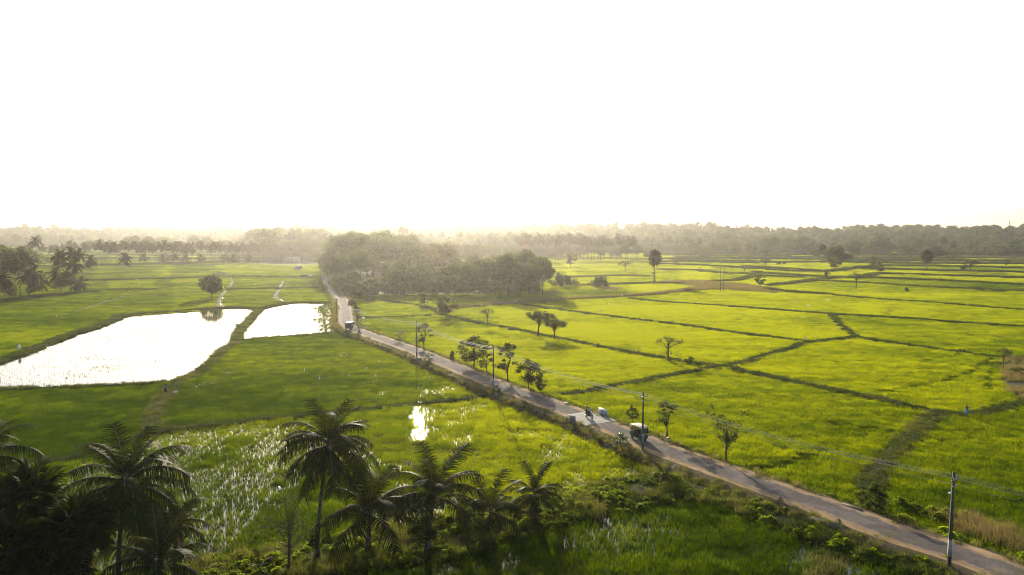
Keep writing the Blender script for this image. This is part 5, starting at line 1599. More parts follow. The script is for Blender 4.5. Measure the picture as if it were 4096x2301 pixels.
tag(e, 'ribbed grey drum lying on the road edge below the scooter', 'drum')
q = G(2264, 1614, RZ); e = empty('road_marker', q)
MB().tube([(0, 0, .1), (-.12, 0, .95)], .03, 6).build('post', M['black'], e)
MB().box((0, 0, .08), (.75, .35, .2), taper=.8).build('foot', M['white'], e)
MB().ball((-.12, 0, .98), .06, 8).build('knob', M['white'], e)
tag(e, 'thin black marker post on a white foot at the roadside', 'marker post')
q = G(1453, 1274, .3); e = MB().box((0, 0, .18), (.9, .5, .34), taper=.85).box((-.1, .35, .1), (.5, .4, .3), taper=.6).build('white_block', M['white']); place(e, q, .2)
tag(e, 'small white stone block at the bund end beside the road', 'stone')

# ---- houses
def house(name, loc, size, rz, wall, roof, label, door=True):
    e = empty(name, loc, rz); L, D, H = size
    MB().box((0, 0, H / 2), (L, D, H)).build('wall', wall, e)
    MB().prism([(-D / 2 - .5, H - .1), (0, H + D * .32), (D / 2 + .5, H - .1), (D / 2 + .4, H - .28), (0, H + D * .32 - .2), (-D / 2 - .4, H - .28)], -L / 2 - .5, L / 2 + .5).V
    r = MB().prism([(-D / 2 - .5, H - .1), (0, H + D * .32), (D / 2 + .5, H - .1)], -L / 2 - .5, L / 2 + .5).build('roof', roof, e); r.rotation_euler = (0, 0, R(90))
    if door:
        MB().box((0, -D / 2 - .02, 1.0), (1.0, .08, 2.0)).build('door', M['rust'], e)
        for x in (-L * .3, L * .3): MB().box((x, -D / 2 - .02, 1.5), (1.0, .08, .9)).build('window', M['glass'], e)
    return tag(e, label, 'house')
q = G(3838, 1021); house('shed', q, (7.5, 5, 2.4), .5, M['plaster'], M['blue_roof'], 'small pale shed with a blue sheet roof at the wood edge')
q = G(1172, 1052); house('house', q, (13, 8, 3.0), .2, M['plaster'], M['tile'], 'pale roofed house half hidden in the hazy wood beyond the tractor')
yy = 1120.0; xx = PY(2056, 936, yy).x; zz = float(z_land(xx, yy)); house('house', (xx, yy, zz), (15, 10, max(3.0, PY(2056, 938, yy).z - zz - 3.0)), .1, M['plaster'], M['white'], 'distant house with a bright white roof above the palm grove')

# ---- wheels and vehicles
def wheel_parts(r, w, parent, loc, spokes=0, rim=.62):
    o = MB().lathe([(r * rim, -w * .35), (r * .9, -w * .5), (r, -w * .25), (r, w * .25), (r * .9, w * .5), (r * rim, w * .35), (r * rim, -w * .35)], (0, 0, 0), 20, 'y').build('wheel', M['rubber'], parent, True)
    o.location = loc
    m = MB()
    if spokes:
        m.lathe([(r * rim, -w * .3), (r * (rim - .08), -w * .25), (r * (rim - .08), w * .25), (r * rim, w * .3)], (0, 0, 0), 20, 'y')
        for k in range(spokes):
            a = k * 2 * math.pi / spokes; m.tube([(0, 0, 0), (math.cos(a) * r * rim, 0, math.sin(a) * r * rim)], r * .035 if spokes > 8 else r * .07, 4)
        m.lathe([(.001, -w * .5), (r * .13, -w * .5), (r * .13, w * .5), (.001, w * .5)], (0, 0, 0), 10, 'y')
    else:
        m.lathe([(.001, -w * .40), (r * .2, -w * .44), (r * rim, -w * .28), (r * rim, w * .28), (r * .2, w * .44), (.001, w * .40)], (0, 0, 0), 16, 'y')
    rm = m.build('rim', M['steel'], o, True)
    return o

def loft(m, rings, k=0):
    """rings: (x, half width, z low, z high, round) across the vehicle"""
    n = 12; v = []
    for x, hw, z0, z1 in rings:
        for a, b in ((-1, .12), (-.9, 0), (-.3, 0), (.3, 0), (.9, 0), (1, .12), (1, .6), (1, .88), (.88, 1), (-.88, 1), (-1, .88), (-1, .6)):
            v.append((x, hw * a, z0 + (z1 - z0) * b))
    f = [tuple(range(n)), tuple((len(rings) - 1) * n + j for j in range(n))[::-1]]
    for i in range(len(rings) - 1):
        for j in range(n): f.append((i * n + j, (i + 1) * n + j, (i + 1) * n + (j + 1) % n, i * n + (j + 1) % n))
    return m.add(v, f, k)

def rickshaw(loc, rz, label, body, side, roof, band, s=1.0, back='panel'):
    e = empty('auto_rickshaw', loc, rz, s)
    m = MB(); loft(m, [(-1.34, .56, .46, .95), (-1.30, .62, .38, .99), (-.42, .64, .34, .99), (-.38, .62, .34, .98)])
    m.box((.1, 0, .33), (1.15, 1.16, .10)); loft(m, [(.62, .60, .32, .80), (.90, .54, .34, .98), (1.08, .44, .40, .96), (1.22, .28, .52, .84)])
    m.box((.55, 0, .58), (.16, 1.1, .50))
    m.build('body', body, e)
    c = MB(); loft(c, [(-1.33, .57, .97, 1.52), (-1.27, .62, .975, 1.66), (-.46, .63, .975, 1.67), (-.42, .60, .98, 1.64)]); c.build('rear_panel', side, e)
    r = MB(); loft(r, [(-1.36, .50, 1.58, 1.64), (-1.24, .62, 1.57, 1.73), (-.5, .67, 1.60, 1.80), (.35, .66, 1.60, 1.79), (.85, .60, 1.58, 1.72), (.98, .50, 1.58, 1.64)]); r.build('roof', roof, e)
    for y in (-.60, .60):
        MB().box((.08, y, 1.28), (.05, .05, .66)).build('door_post', M['steel'], e)
        MB().box((-.82, y * 1.055, 1.33), (.32, .02, .26)).build('side_window', M['glass'], e)
        MB().box((.98, y * .93, 1.30), (.07, .06, .66), Matrix.Rotation(-.22, 3, 'Y')).build('windscreen_post', side, e)
        MB().ball((1.16, y * .55, .86), (.07, .09, .09), 10).build('headlight', M['lamp'], e)
        MB().ball((1.10, y * .80, .93), (.05, .07, .05), 8).build('indicator', M['orange'], e)
        mm = MB().tube([(.98, y * .95, 1.05), (1.06, y * 1.2, 1.14)], .012, 4).box((1.06, y * 1.25, 1.22), (.03, .11, .16)); mm.build('mirror', M['black'], e)
    MB().box((.985, 0, 1.30), (.025, 1.0, .58), Matrix.Rotation(-.22, 3, 'Y')).build('windscreen', M['glass'], e)
    MB().box((1.06, 0, .985), (.06, .92, .07)).build('amber_band', band, e)
    MB().box((-.30, 0, .62), (.38, 1.1, .14)).box((-.42, 0, .86), (.10, 1.1, .42)).build('seat', M['charcoal'], e)
    MB().tube([(.72, 0, .6), (.80, 0, 1.0)], .03, 6).tube([(.72, -.30, 1.04), (.82, 0, 1.0), (.72, .30, 1.04)], .022, 6).build('handlebar', M['black'], e)
    if back == 'canvas':
        MB().box((-1.36, 0, 1.44), (.03, .34, .09)).build('rear_sticker', M['white'], e)
        MB().box((-1.35, 0, .50), (.05, 1.05, .09)).build('rear_bumper', band, e)
    else:
        MB().box((-1.36, 0, 1.34), (.02, .6, .26)).build('rear_window', M['glass'], e)
    loft(MB(), [(.80, .12, .40, .50), (1.02, .14, .44, .54), (1.26, .10, .36, .46)]).build('mudguard', body, e)
    for x, y in ((-.85, -.54), (-.85, .54), (1.02, 0)): wheel_parts(.235, .13, e, (x, y, .235))
    return tag(e, label, 'auto rickshaw', None)

c, t, n, _i = road_frame(2560, 1760); hv = -t
fw = G(2580, 1766, RZ + .04)
rick1 = rickshaw(fw - hv * 1.02, heading(hv), 'green and yellow auto rickshaw driving down the road', M['rick_green'], M['rick_yellow'], M['rick_cream'], M['band'])
c, t, n, _i = road_frame(1394, 1316)
q = G(1393, 1321, RZ + .04); t2 = (Vector((.12, 1, 0))).normalized()
rickshaw(q + t2 * 1.1, heading(t2), 'dark canvas backed rickshaw driving away near the bend', M['charcoal'], M['charcoal'], M['white'], M['band'], 1.22, 'canvas')

def motorbike(loc, rz, label):
    e = empty('motorcycle', loc, rz)
    for x in (-.64, .66): wheel_parts(.305, .10, e, (x, 0, .305), 6, .74)
    MB().tube([(.66, .08, .31), (.42, .08, .92)], .026, 6).tube([(.66, -.08, .31), (.42, -.08, .92)], .026, 6).build('fork', M['steel'], e)
    m = MB(); loft(m, [(-.10, .10, .72, .90), (.05, .15, .70, .98), (.28, .15, .74, 1.0), (.40, .08, .78, .94)]); m.build('fuel_tank', M['black'], e, True)
    m = MB(); loft(m, [(-.78, .08, .80, .88), (-.5, .13, .76, .87), (-.15, .14, .72, .82), (-.05, .10, .72, .82)]); m.build('seat', M['charcoal'], e, True)
    m = MB().box((.05, 0, .48), (.40, .24, .34)).ball((.10, 0, .40), (.22, .16, .14), 10); m.build('engine', M['rust'], e, True)
    MB().tube([(.40, 0, .88), (.0, 0, .70), (-.35, 0, .62), (-.64, .0, .31)], .03, 6).tube([(.40, 0, .86), (.25, 0, .35), (-.2, 0, .28), (-.35, 0, .62)], .025, 6).build('frame', M['black'], e)
    MB().tube([(.15, -.14, .35), (-.1, -.16, .25), (-.75, -.17, .33)], [.025, .035, .045], 8).build('exhaust', M['steel'], e, True)
    MB().tube([(.30, -.36, 1.02), (.40, -.18, 1.08), (.42, 0, 1.04), (.40, .18, 1.08), (.30, .36, 1.02)], .016, 6).build('handlebar', M['steel'], e)
    MB().ball((.56, 0, .92), (.09, .11, .12), 10).build('headlight', M['lamp'], e, True)
    for y in (-.30, .30): MB().tube([(.36, y * .8, 1.08), (.36, y, 1.22)], .01, 4).ball((.36, y, 1.24), (.02, .06, .045), 6).build('mirror', M['black'], e)
    m = MB()
    for x0 in (-.64, .66):
        m.tube([(x0 + .36 * math.cos(a), 0, .305 + .36 * math.sin(a)) for a in np.linspace(.5, 2.5, 8)], .045, 5)
    m.build('mudguard', M['black'], e)
    return tag(e, label, 'motorcycle')
c, t, n, _i = road_frame(2356, 1672); hv = -t
mb_loc = G(2367, 1677, RZ + .075) - hv * .66; mb_loc.z = RZ + .075
bike = motorbike(mb_loc, heading(hv), 'black motorcycle with two riders crossing the small bridge')
c, t, n, _i = road_frame(1440, 1336); hv2 = -t
mb2 = G(1440, 1336, RZ + .03); motorbike(mb2, heading(hv2), 'dark motorcycle ridden past a pole near the bend')

def scooter(loc, rz):
    e = empty('scooter', loc, rz)
    for x in (-.58, .62): wheel_parts(.225, .10, e, (x, 0, .225))
    m = MB(); loft(m, [(-.88, .07, .52, .70), (-.70, .17, .36, .74), (-.35, .19, .30, .70), (-.12, .14, .28, .66)]); m.build('rear_cowl', M['white'], e, True)
    MB().box((.12, 0, .27), (.50, .28, .07)).build('footboard', M['black'], e)
    m = MB(); loft(m, [(.34, .17, .28, .86), (.42, .19, .26, .95), (.50, .10, .34, .98)]); m.build('leg_shield', M['black'], e, True)
    m = MB(); loft(m, [(.28, .08, .92, 1.06), (.42, .14, .92, 1.10), (.52, .07, .94, 1.06)]); m.build('handle_cowl', M['white'], e, True)
    m = MB(); loft(m, [(-.86, .09, .72, .79), (-.6, .15, .72, .82), (-.15, .14, .68, .76), (-.08, .10, .67, .73)]); m.build('seat', M['charcoal'], e, True)
    MB().tube([(.30, -.33, 1.03), (.40, 0, 1.04), (.30, .33, 1.03)], .018, 6).build('handlebar', M['black'], e)
    for y in (-.28, .28): MB().tube([(.36, y, 1.04), (.34, y * 1.15, 1.22)], .01, 4).ball((.34, y * 1.17, 1.25), (.02, .07, .05), 8).build('mirror', M['steel'], e)
    m = MB(); loft(m, [(.36, .07, .40, .48), (.62, .08, .46, .52), (.86, .05, .34, .42)]); m.build('mudguard', M['white'], e, True)
    MB().ball((-.89, 0, .62), (.03, .08, .05), 8).build('tail_light', M['orange'], e)
    MB().tube([(-.1, .12, .28), (-.14, .22, .02)], .014, 5).build('stand', M['steel'], e)
    return tag(e, 'black and white scooter parked behind the power pole at the road edge', 'scooter')
c, t, n, _i = road_frame(1986, 1549)
q = G(1986, 1550, RZ + .02); scooter(q + t * .58, heading(t) + .12)

def bicycle(loc, rz):
    e = empty('bicycle', loc, rz); e.rotation_euler = (R(-9), 0, rz)
    for x in (-.52, .54): wheel_parts(.34, .045, e, (x, 0, .34), 14, .90)
    A, B, C_, D = (-.52, 0, .34), (-.08, 0, .32), (-.18, 0, .82), (.42, 0, .80)
    MB().tube([B, C_], .02, 6).tube([B, (.44, 0, .70)], .02, 6).tube([C_, D], .02, 6).tube([A, B], .014, 5).tube([A, C_], .014, 5).tube([(.54, 0, .34), (.42, 0, .86)], .017, 5).build('frame', M['black'], e)
    MB().tube([(.42, 0, .84), (.44, 0, .98)], .015, 5).tube([(.26, -.28, 1.0), (.44, -.1, 1.02), (.44, .1, 1.02), (.26, .28, 1.0)], .014, 5).build('handlebar', M['steel'], e)
    m = MB(); loft(m, [(-.32, .09, .86, .92), (-.2, .09, .87, .93), (-.02, .03, .88, .92)]); m.build('saddle', M['black'], e, True)
    MB().box((-.60, 0, .72), (.36, .16, .02)).tube([(-.74, .06, .72), (-.52, .03, .34)], .008, 4).build('rear_rack', M['steel'], e)
    MB().tube([(-.52 + .37 * math.cos(a), 0, .34 + .37 * math.sin(a)) for a in np.linspace(.4, 3.3, 9)], .025, 4).build('mudguard', M['white'], e)
    MB().tube([(-.08, -.1, .32), (.02, -.1, .20)], .012, 4).tube([(-.08, .1, .32), (-.18, .1, .44)], .012, 4).box((.03, -.14, .2), (.09, .08, .02)).box((-.19, .14, .44), (.09, .08, .02)).build('pedals', M['black'], e)
    return tag(e, 'black bicycle leaning against the dark upright roadside tree', 'bicycle')
q = G(2658, 1768, RZ - .25); c, t, n, _i = road_frame(2650, 1775); bicycle(q, heading(t) + .35)

def tractor(loc, rz):
    e = empty('tractor', loc, rz)
    m = MB(); loft(m, [(.2, .34, .85, 1.45), (.9, .36, .80, 1.50), (1.75, .33, .78, 1.40), (1.85, .26, .80, 1.30)]); m.build('bonnet', M['tractor_grey'], e, True)
    MB().box((-.5, 0, .85), (1.5, .5, .5)).build('gearbox', M['rust'], e)
    for y in (-.78, .78):
        wheel_parts(.72, .38, e, (-.75, y, .72), 0, .58); wheel_parts(.40, .22, e, (1.45, y * .9, .40), 0, .58)
        MB().tube([(-.75 + .80 * math.cos(a), y, .72 + .80 * math.sin(a)) for a in np.linspace(.3, 2.4, 8)], .14, 5).build('mudguard', M['white'], e)
    MB().box((-.62, 0, 1.18), (.5, .5, .12)).box((-.88, 0, 1.45), (.12, .5, .5)).build('seat', M['black'], e)
    MB().tube([(.15, 0, 1.2), (-.05, 0, 1.6)], .03, 5).lathe([(.20, -.02), (.24, 0), (.20, .02)], (-.06, 0, 1.62), 14).build('steering_wheel', M['black'], e)
    MB().tube([(1.1, .2, 1.45), (1.1, .2, 2.1)], .05, 6).build('exhaust', M['black'], e)
    MB().box((1.45, 0, .55), (.16, 1.4, .16)).build('axle', M['rust'], e)
    return tag(e, 'grey tractor with pale wheel rims pulling a trailer along a bund', 'tractor')
q = G(1247, 1111, .1); tractor(q, 0.08)
q2 = G(1216, 1112, .1); e = empty('trailer', q2, .08)
m = MB().box((0, 0, 1.05), (3.9, 1.9, .10)); 
for y in (-.93, .93): m.box((0, y, 1.45), (3.9, .06, .8))
for x in (-1.93, 1.93): m.box((x, 0, 1.45), (.06, 1.8, .8))
m.build('tray', M['charcoal'], e); MB().box((0, 0, .85), (3.4, .5, .2)).tube([(1.9, .3, .9), (3.3, 0, .7)], .07, 5).tube([(1.9, -.3, .9), (3.3, 0, .7)], .07, 5).build('chassis', M['rust'], e)
for y in (-.75, .75): wheel_parts(.5, .26, e, (-.7, y, .5))
tag(e, 'dark open trailer hitched behind the tractor', 'trailer')
q = G(1192, 1079, .1); e = empty('lorry', q, 2.6)
m = MB(); loft(m, [(1.2, 1.0, .7, 2.6), (2.2, 1.0, .7, 2.6), (2.7, .95, .7, 1.7)]); m.build('cab', M['blue'], e)
MB().box((-.9, 0, 2.0), (4.0, 2.2, 2.2)).build('cargo_body', M['blue'], e); MB().box((2.48, 0, 2.1), (.06, 1.7, .7), Matrix.Rotation(-.45, 3, 'Y')).build('windscreen', M['glass'], e)
MB().box((.2, 0, .75), (5.0, .9, .2)).build('chassis', M['rust'], e)
for x in (-2.0, 1.8):
    for y in (-.9, .9): wheel_parts(.48, .28, e, (x, y, .48))
tag(e, 'hazy blue lorry standing at the edge of the far wood', 'lorry')

# ---- people
def skin_obj(name, V, E, Rd, mat, parent=None, root=0, sub=1):
    me = bpy.data.meshes.new(name); me.from_pydata([tuple(v) for v in V], E, []); me.materials.append(mat)
    o = bpy.data.objects.new(name, me); COL.objects.link(o)
    if parent is not None: o.parent = parent
    o.modifiers.new('skin', 'SKIN')
    if sub: 
        sm = o.modifiers.new('smooth', 'SUBSURF'); sm.levels = sub; sm.render_levels = sub
    sd = me.skin_vertices[0].data
    for i, r in enumerate(Rd):
        sd[i].radius = (r, r) if np.isscalar(r) else r
        sd[i].use_root = (i == root)
    return o

def figure(loc, rz, pose, label, top=None, bottom=None, lungi=None, hair='hair', cap=None, face=(1, 0, 0), group=None):
    """one continuous body grown over a skeleton; pose maps joints to positions (x ahead, y left, z up)"""
    J = {k: Vector(v) for k, v in pose.items()}
    V, E, Rd, ix = [], [], [], {}
    def add(k, p, r, to=None):
        ix[k] = len(V); V.append(Vector(p)); Rd.append(r)
        if to is not None: E.append((ix[to], ix[k]))
    add('pelvis', J['pelvis'], (.145, .11)); add('waist', J['waist'], (.125, .095), 'pelvis'); add('chest', J['chest'], (.155, .105), 'waist'); add('neck', J['neck'], .055, 'chest')
    up = (J['head'] - J['neck']).normalized(); f = Vector(face)
    add('jaw', J['neck'] + up * .09 + f * .025, (.062, .07), 'neck'); add('skull', J['head'] + up * .02, (.078, .092), 'jaw'); add('crown', J['head'] + up * .10, (.055, .065), 'skull')
    add('nose', J['head'] + f * .105 - up * .01, .014, 'skull')
    sd = Vector((-f.y, f.x, 0))
    for s in (1, -1): add('ear%d' % s, J['head'] + sd * s * .088, .016, 'skull')
    for s, n_ in ((1, 'l'), (-1, 'r')):
        add('sh' + n_, J['sh' + n_], .062, 'chest'); add('el' + n_, J['el' + n_], .042, 'sh' + n_); add('wr' + n_, J['wr' + n_], .028, 'el' + n_)
        d = (J['wr' + n_] - J['el' + n_]).normalized(); w = d.cross(Vector((0, 0, 1))); w = w.normalized() if w.length > .1 else Vector((1, 0, 0))
        pm = J['wr' + n_] + d * .075; add('pm' + n_, pm, (.034, .02), 'wr' + n_)
        curl = Vector((0, 0, -1)) if abs(d.z) < .8 else Vector((.6, 0, 0))
        for q, (o, L) in enumerate(((-.03, .068), (-.01, .082), (.011, .078), (.031, .06))):
            add('f%d%s' % (q, n_), pm + d * .045 + w * o, .0095, 'pm' + n_); add('g%d%s' % (q, n_), pm + d * (.045 + L * .8) + w * o * 1.1 + curl * L * .45, .0075, 'f%d%s' % (q, n_))
        add('th' + n_, pm + w * -.045 + d * .0, .0105, 'pm' + n_); add('tt' + n_, pm + w * -.062 + d * .045 + curl * .015, .008, 'th' + n_)
        add('hp' + n_, J['hp' + n_], .088, 'pelvis'); add('kn' + n_, J['kn' + n_], .058, 'hp' + n_); add('an' + n_, J['an' + n_], .037, 'kn' + n_); add('to' + n_, J['to' + n_], (.042, .026), 'an' + n_)
    o = skin_obj('person', V, E, Rd, M['skin']); o.location = loc; o.rotation_euler = (0, 0, rz)
    if top:
        k = ['pelvis', 'waist', 'chest', 'shl', 'shr']
        P = [J['pelvis'] * .8 + J['waist'] * .2, J['waist'], J['chest'], J['neck'] * .55 + J['chest'] * .45] + [J['shl'], J['shl'].lerp(J['ell'], .75), J['shr'], J['shr'].lerp(J['elr'], .75)]
        skin_obj('shirt', P, [(0, 1), (1, 2), (2, 3), (2, 4), (4, 5), (2, 6), (6, 7)], [(.165, .125), (.15, .115), (.175, .125), .085, .078, .066, .078, .066], M[top], o, 1)
    if bottom:
        P = [J['pelvis']] + [q for n_ in 'lr' for q in (J['hp' + n_], J['kn' + n_], J['kn' + n_].lerp(J['an' + n_], .9))]
        skin_obj('trousers', P, [(0, 1), (1, 2), (2, 3), (0, 4), (4, 5), (5, 6)], [(.16, .125), .105, .075, .06, .105, .075, .06], M[bottom], o, 0)
    if lungi:
        kz = min(J['knl'].z, J['knr'].z) - lungi[1]; cx = (J['knl'].x + J['knr'].x) / 2; spread = abs(J['knl'].x - J['knr'].x) * .5
        m = MB(); rings = [(J['waist'].z - .04, .165, .125, J['pelvis'].x), (J['pelvis'].z - .02, .185, .15, J['pelvis'].x), ((J['pelvis'].z + kz) / 2, .185, .16 + spread * .6, cx), (kz, .20, .18 + spread, cx)]
        v = []; n = 18
        for z, ry, rx, x in rings:
            for j in range(n):
                a = 2 * math.pi * j / n; q = 1 + .06 * math.sin(5 * a + z * 9); v.append((x + rx * math.cos(a) * q, ry * math.sin(a) * q, z))
        f_ = [(i * n + j, i * n + (j + 1) % n, (i + 1) * n + (j + 1) % n, (i + 1) * n + j) for i in range(3) for j in range(n)]
        m.add(v, f_).build('lungi', M[lungi[0]], o, True)
    hm = MB().ball(tuple(J['head'] + up * .045 - f * .018), (.098, .088, .088), 12)
    hm.build('helmet' if cap else 'hair', M[cap or hair], o, True)
    if cap: MB().box(tuple(J['head'] + f * .075 + up * .01), (.04, .13, .07)).build('visor', M['glass'], o)
    em = MB()
    for s in (1, -1): em.ball(tuple(J['head'] + f * .083 + sd * s * .03 + up * .015), .011, 6)
    em.build('eyes', M['black'], o)
    return tag(o, label, 'person', group)

def stand(stride=.0, arm=.0, lean=0.0):
    return dict(pelvis=(0, 0, .92), waist=(.0 + lean * .2, 0, 1.08), chest=(lean * .5, 0, 1.30), neck=(lean * .7, 0, 1.45), head=(lean * .8 + .01, 0, 1.58),
        shl=(lean * .6, .19, 1.39), ell=(lean * .6 - .05 - arm, .25, 1.12), wrl=(lean * .6 + .05 - arm * 1.2, .26, .88), shr=(lean * .6, -.19, 1.39), elr=(lean * .6 - .02 + arm, -.25, 1.12), wrr=(lean * .6 + .10 + arm * 1.5, -.26, .90),
        hpl=(0, .09, .88), knl=(.06 + stride * .6, .10, .49), anl=(stride, .10, .09), tol=(stride + .17, .11, .035), hpr=(0, -.09, .88), knr=(.06 - stride * .3, -.10, .49), anr=(-stride, -.10, .10), tor=(-stride + .16, -.11, .035))
q = G(3866, 1666, .28); figure(q, -2.4, stand(.16, .08), 'person in a bright blue lungi with a bare dark torso walking on the bund', None, None, ('c_lungi', .0))
q = G(661, 1576, .32); figure(q, -.5, stand(.06, .10, .12), 'person in a pale blue shirt and maroon lungi standing on the bund', 'c_blue', None, ('c_maroon', .12), cap=None)
bend = stand(.14, 0, 0); bend.update(dict(waist=(.12, 0, 1.0), chest=(.36, 0, .98), neck=(.50, 0, .93), head=(.62, 0, .89), shl=(.40, .19, .98), ell=(.46, .22, .70), wrl=(.52, .18, .48), shr=(.40, -.19, .98), elr=(.44, -.22, .70), wrr=(.56, -.16, .48)))
q = G(2512, 1197, .15); figure(q, 0.2, bend, 'person in a white shirt bending over to work in the field', 'c_white', 'c_dark', face=(.75, 0, -.66))
def ride(x=0.0, z=0.0, hands=True):
    p = dict(pelvis=(x - .12, 0, .90), waist=(x - .08, 0, 1.04), chest=(x + .02, 0, 1.26), neck=(x + .06, 0, 1.41), head=(x + .09, 0, 1.53), shl=(x + .03, .18, 1.34), shr=(x + .03, -.18, 1.34),
        hpl=(x - .10, .11, .87), hpr=(x - .10, -.11, .87), knl=(x + .26, .20, .72), knr=(x + .26, -.20, .72), anl=(x + .10, .19, .34), anr=(x + .10, -.19, .34), tol=(x + .26, .19, .30), tor=(x + .26, -.19, .30))
    if hands: p.update(ell=(x + .18, .30, 1.14), elr=(x + .18, -.30, 1.14), wrl=(.27, .33, 1.07), wrr=(.27, -.33, 1.07))
    else: p.update(ell=(x + .08, .27, 1.10), elr=(x + .08, -.27, 1.10), wrl=(x + .24, .16, 1.02), wrr=(x + .24, -.16, 1.02))
    return p
hb = heading(hv)
figure(mb_loc, hb, ride(-.06), 'person in a white helmet and white shirt steering the motorcycle on the bridge', 'c_white', 'c_dark', cap='white', group='riders on the motorcycle crossing the bridge')
figure(mb_loc + Vector((-math.cos(hb) * .0, -math.sin(hb) * .0, .05)), hb, ride(-.46, 0, False), 'person in an olive top riding pillion without a helmet', 'c_olive', 'c_dark', group='riders on the motorcycle crossing the bridge')
figure(mb2, heading(hv2), ride(-.10), 'person in a bluish white shirt riding the motorcycle behind a pole', 'c_white', 'c_dark')
dl = rick1.location.copy(); dr = ride(.50); dr.update(wrl=(.74, .28, 1.05), wrr=(.74, -.28, 1.05), ell=(.62, .30, 1.05), elr=(.62, -.30, 1.05), knl=(.86, .16, .74), knr=(.86, -.16, .74), anl=(.80, .16, .44), anr=(.80, -.16, .44), tol=(.93, .16, .41), tor=(.93, -.16, .41))
figure(dl + Vector((0, 0, -.06)), heading(Vector((math.cos(rick1.rotation_euler.z), math.sin(rick1.rotation_euler.z), 0))), dr, 'person driving the green rickshaw, seen dimly behind the windscreen', 'c_dark', 'c_dark')
q = G(698, 1575, .1); e = MB().ball((0, 0, .18), (.42, .25, .22), 10).ball((.28, .05, .30), (.18, .16, .22), 8).build('white_bundle', M['sack'], None, True); place(e, q, .2)
tag(e, 'white bundle of sacking lying on the paddy edge beside a farmer', 'sack')
q = G(667, 1562, .7); 

# ---- white scarecrow flags
def flag(loc, h, rz, label, lean=.08):
    e = empty('scarecrow_flag', loc, rz)
    MB().tube([(0, 0, 0), (lean, 0, h)], [.022, .014], 5).build('stick', M['bark'], e)
    v = []; n = 10
    for i, (z, r) in enumerate(((1.02, .02), (.96, .14), (.84, .22), (.70, .27), (.58, .20), (.52, .06))):
        for j in range(n):
            a = 2 * math.pi * j / n; q = 1 + .25 * math.sin(2 * a + i); v.append((lean * z + math.cos(a) * r * q * h * .62 + .10 * i * .2, math.sin(a) * r * .5 * h * .62, h * z))
    f = [(i * n + j, i * n + (j + 1) % n, (i + 1) * n + (j + 1) % n, (i + 1) * n + j) for i in range(5) for j in range(n)]
    MB().add(v, f).build('cloth', M['sack'], e, True)
    return tag(e, label, 'scarecrow flag', 'white bird scaring flags in the paddies')
for u, vb, hh, lab in ((2063, 1219, 1.9, 'white flag at the corner of the brown bund near the road'), (2267, 1198, 1.5, 'white flag on the dry grass bund'), (2488, 1194, 1.6, 'white flag beside the bending farmer'), (2408, 1258, 1.5, 'pointed white flag above the long middle bund'), (2704, 1293, 1.1, 'small tilted white flag on the bright field'),
                       (3224, 1368, 1.4, 'broad white flag where three bunds meet'), (75, 1415, 2.0, 'white flag on a stick by the left bank of the big pond'), (557, 1148, 1.4, 'white flag on the path end left of the lone palm'), (547, 1125, 1.0, 'small white flag on the bund near the lone palm')):
    flag(G(u, vb, .15), hh, RT.uniform(0, 3), lab, RT.uniform(-.2, .2))

# ---- egrets
def bird_mesh(fly):
    if fly:
        V = [(-.30, 0, 0), (-.12, 0, .02), (.10, 0, .02), (.22, 0, .06), (.30, 0, .05), (.40, 0, .03), (-.55, 0, -.02)]; E = [(0, 1), (1, 2), (2, 3), (3, 4), (4, 5), (0, 6)]; r = [.04, .085, .08, .035, .035, .008, .012]
    else:
        V = [(-.22, 0, .36), (-.05, 0, .40), (.10, 0, .46), (.13, 0, .60), (.09, 0, .70), (.15, 0, .78), (.28, 0, .77), (.0, .04, .22), (.02, .04, .0), (.0, -.04, .22), (.02, -.04, .0)]
        E = [(0, 1), (1, 2), (2, 3), (3, 4), (4, 5), (5, 6), (1, 7), (7, 8), (1, 9), (9, 10)]; r = [.03, .10, .085, .035, .028, .034, .008, .014, .010, .014, .010]
    return V, E, r
EG = {}
def egret(loc, rz, label, fly=False, s=1.0, mat='feather'):
    V, E, r = bird_mesh(fly)
    key = (fly, mat)
    if key not in EG:
        o = skin_obj('egret' if mat == 'feather' else 'crow', V, E, r, M[mat], None, 1); EG[key] = o
    else:
        o = EG[key].copy(); COL.objects.link(o)
    o.location = loc; o.rotation_euler = (0, 0, rz); o.scale = (s, s, s)
    if fly:
        for sgn in (1, -1):
            m = MB(); v = [(.12, 0, .02), (-.14, 0, .02), (.10, sgn * .32, .17), (-.15, sgn * .30, .15), (-.05, sgn * .68, .20), (-.20, sgn * .55, .16)]
            v2 = [(x, y, z - .018) for x, y, z in v]
            m.add(v + v2, [(0, 2, 3, 1), (2, 4, 5, 3), (6, 7, 9, 8), (8, 9, 11, 10), (0, 6, 8, 2), (2, 8, 10, 4), (4, 10, 11, 5), (5, 11, 9, 3), (3, 9, 7, 1), (1, 7, 6, 0)])
            m.build('wing', M[mat], o)
    return tag(o, label, 'egret' if mat == 'feather' else 'crow', 'white egrets over the paddies' if mat == 'feather' else None)
Z2 = lambda x, y: (1024 + x / 2.5156, 1200 + y / 2.5156)
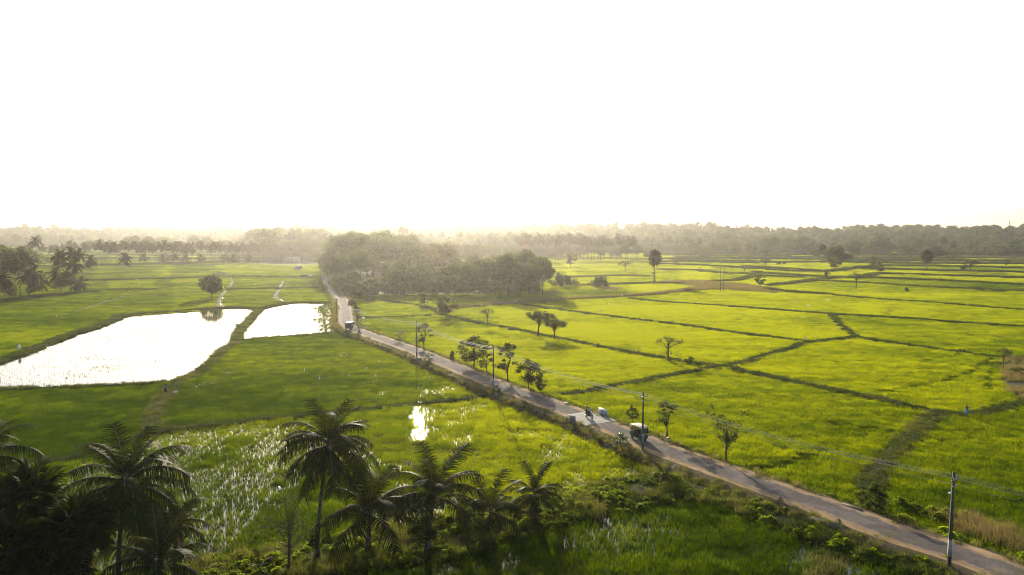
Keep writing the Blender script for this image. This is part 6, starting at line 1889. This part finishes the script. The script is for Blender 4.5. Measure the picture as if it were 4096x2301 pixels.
EGR = [(Z2(858, 575), 'left of two close egrets in the field below the road wall'), (Z2(915, 570), 'right of two close egrets in the field below the road wall'), (Z2(1237, 633), 'egret farthest right near the long pole shadow'), (Z2(1113, 703), 'egret in the middle of the field below the wall'),
       (Z2(490, 722), 'egret alone at the left of the field below the wall'), (Z2(933, 776), 'egret below the close pair in the field'), (Z2(1207, 782), 'egret below the middle one, right side of the field'), (Z2(638, 805), 'egret low at the left of the field below the wall'), (Z2(1748, 804), 'egret close to the road wall on the right'),
       ((2204, 1763), 'upper of two egrets in the flooded field near the bridge'), ((2221, 1850), 'lower of two egrets in the flooded field near the bridge'), ((1077, 2000), 'egret wading left of the tall palm'), ((2055, 2010), 'egret wading behind the short stocky palm'),
       ((894, 1137), 'upper of two egrets on the path behind the lone tree'), ((894, 1152), 'lower of two egrets on the path behind the lone tree'), ((226, 1268), 'egret in the dark field at far left'), ((3871, 1222), 'egret on the bund in the far right fields')]
for (u, v), lab in EGR: egret(G(u, v, .38 if v < 2000 else .2), RT.uniform(0, 6.28), lab, False, .85)
for (u, v, Y), rz, lab in (((3184, 1211, 230), .6, 'left of two white egrets flying over the right fields'), ((3310, 1201, 232), 1.4, 'right of two white egrets flying over the right fields'), ((3237, 1222, 236), .2, 'smallest flying egret between two larger ones'), ((1120, 1958, 62), .4, 'egret flying low beside the tall palm'), ((2437, 1217, 250), .3, 'egret flying over the bright middle field')):
    egret(PY(u, v, Y), rz, lab, True, 1.2 if Y > 100 else .75)
egret(PY(2341, 1018, 260), -.3, 'dark bird gliding before the palm grove', True, 1.6, 'crow')
# ------------------------------------------------------------------ haze
def haze():
    o = MB().box((0, 0, 45), (11900, 11900, 100)).build('haze', None_mat())
    o['kind'] = 'stuff'
    return o
def None_mat():
    t = NT('evening_haze')
    p = t.n("ShaderNodeVolumePrincipled")
    p.inputs['Color'].default_value = (0.97, 0.95, 0.91, 1)
    p.inputs['Density'].default_value = 0.000112
    p.inputs['Anisotropy'].default_value = 0.77
    t.l(p.outputs[0], t.out.inputs['Volume'])
    return t.m
haze()
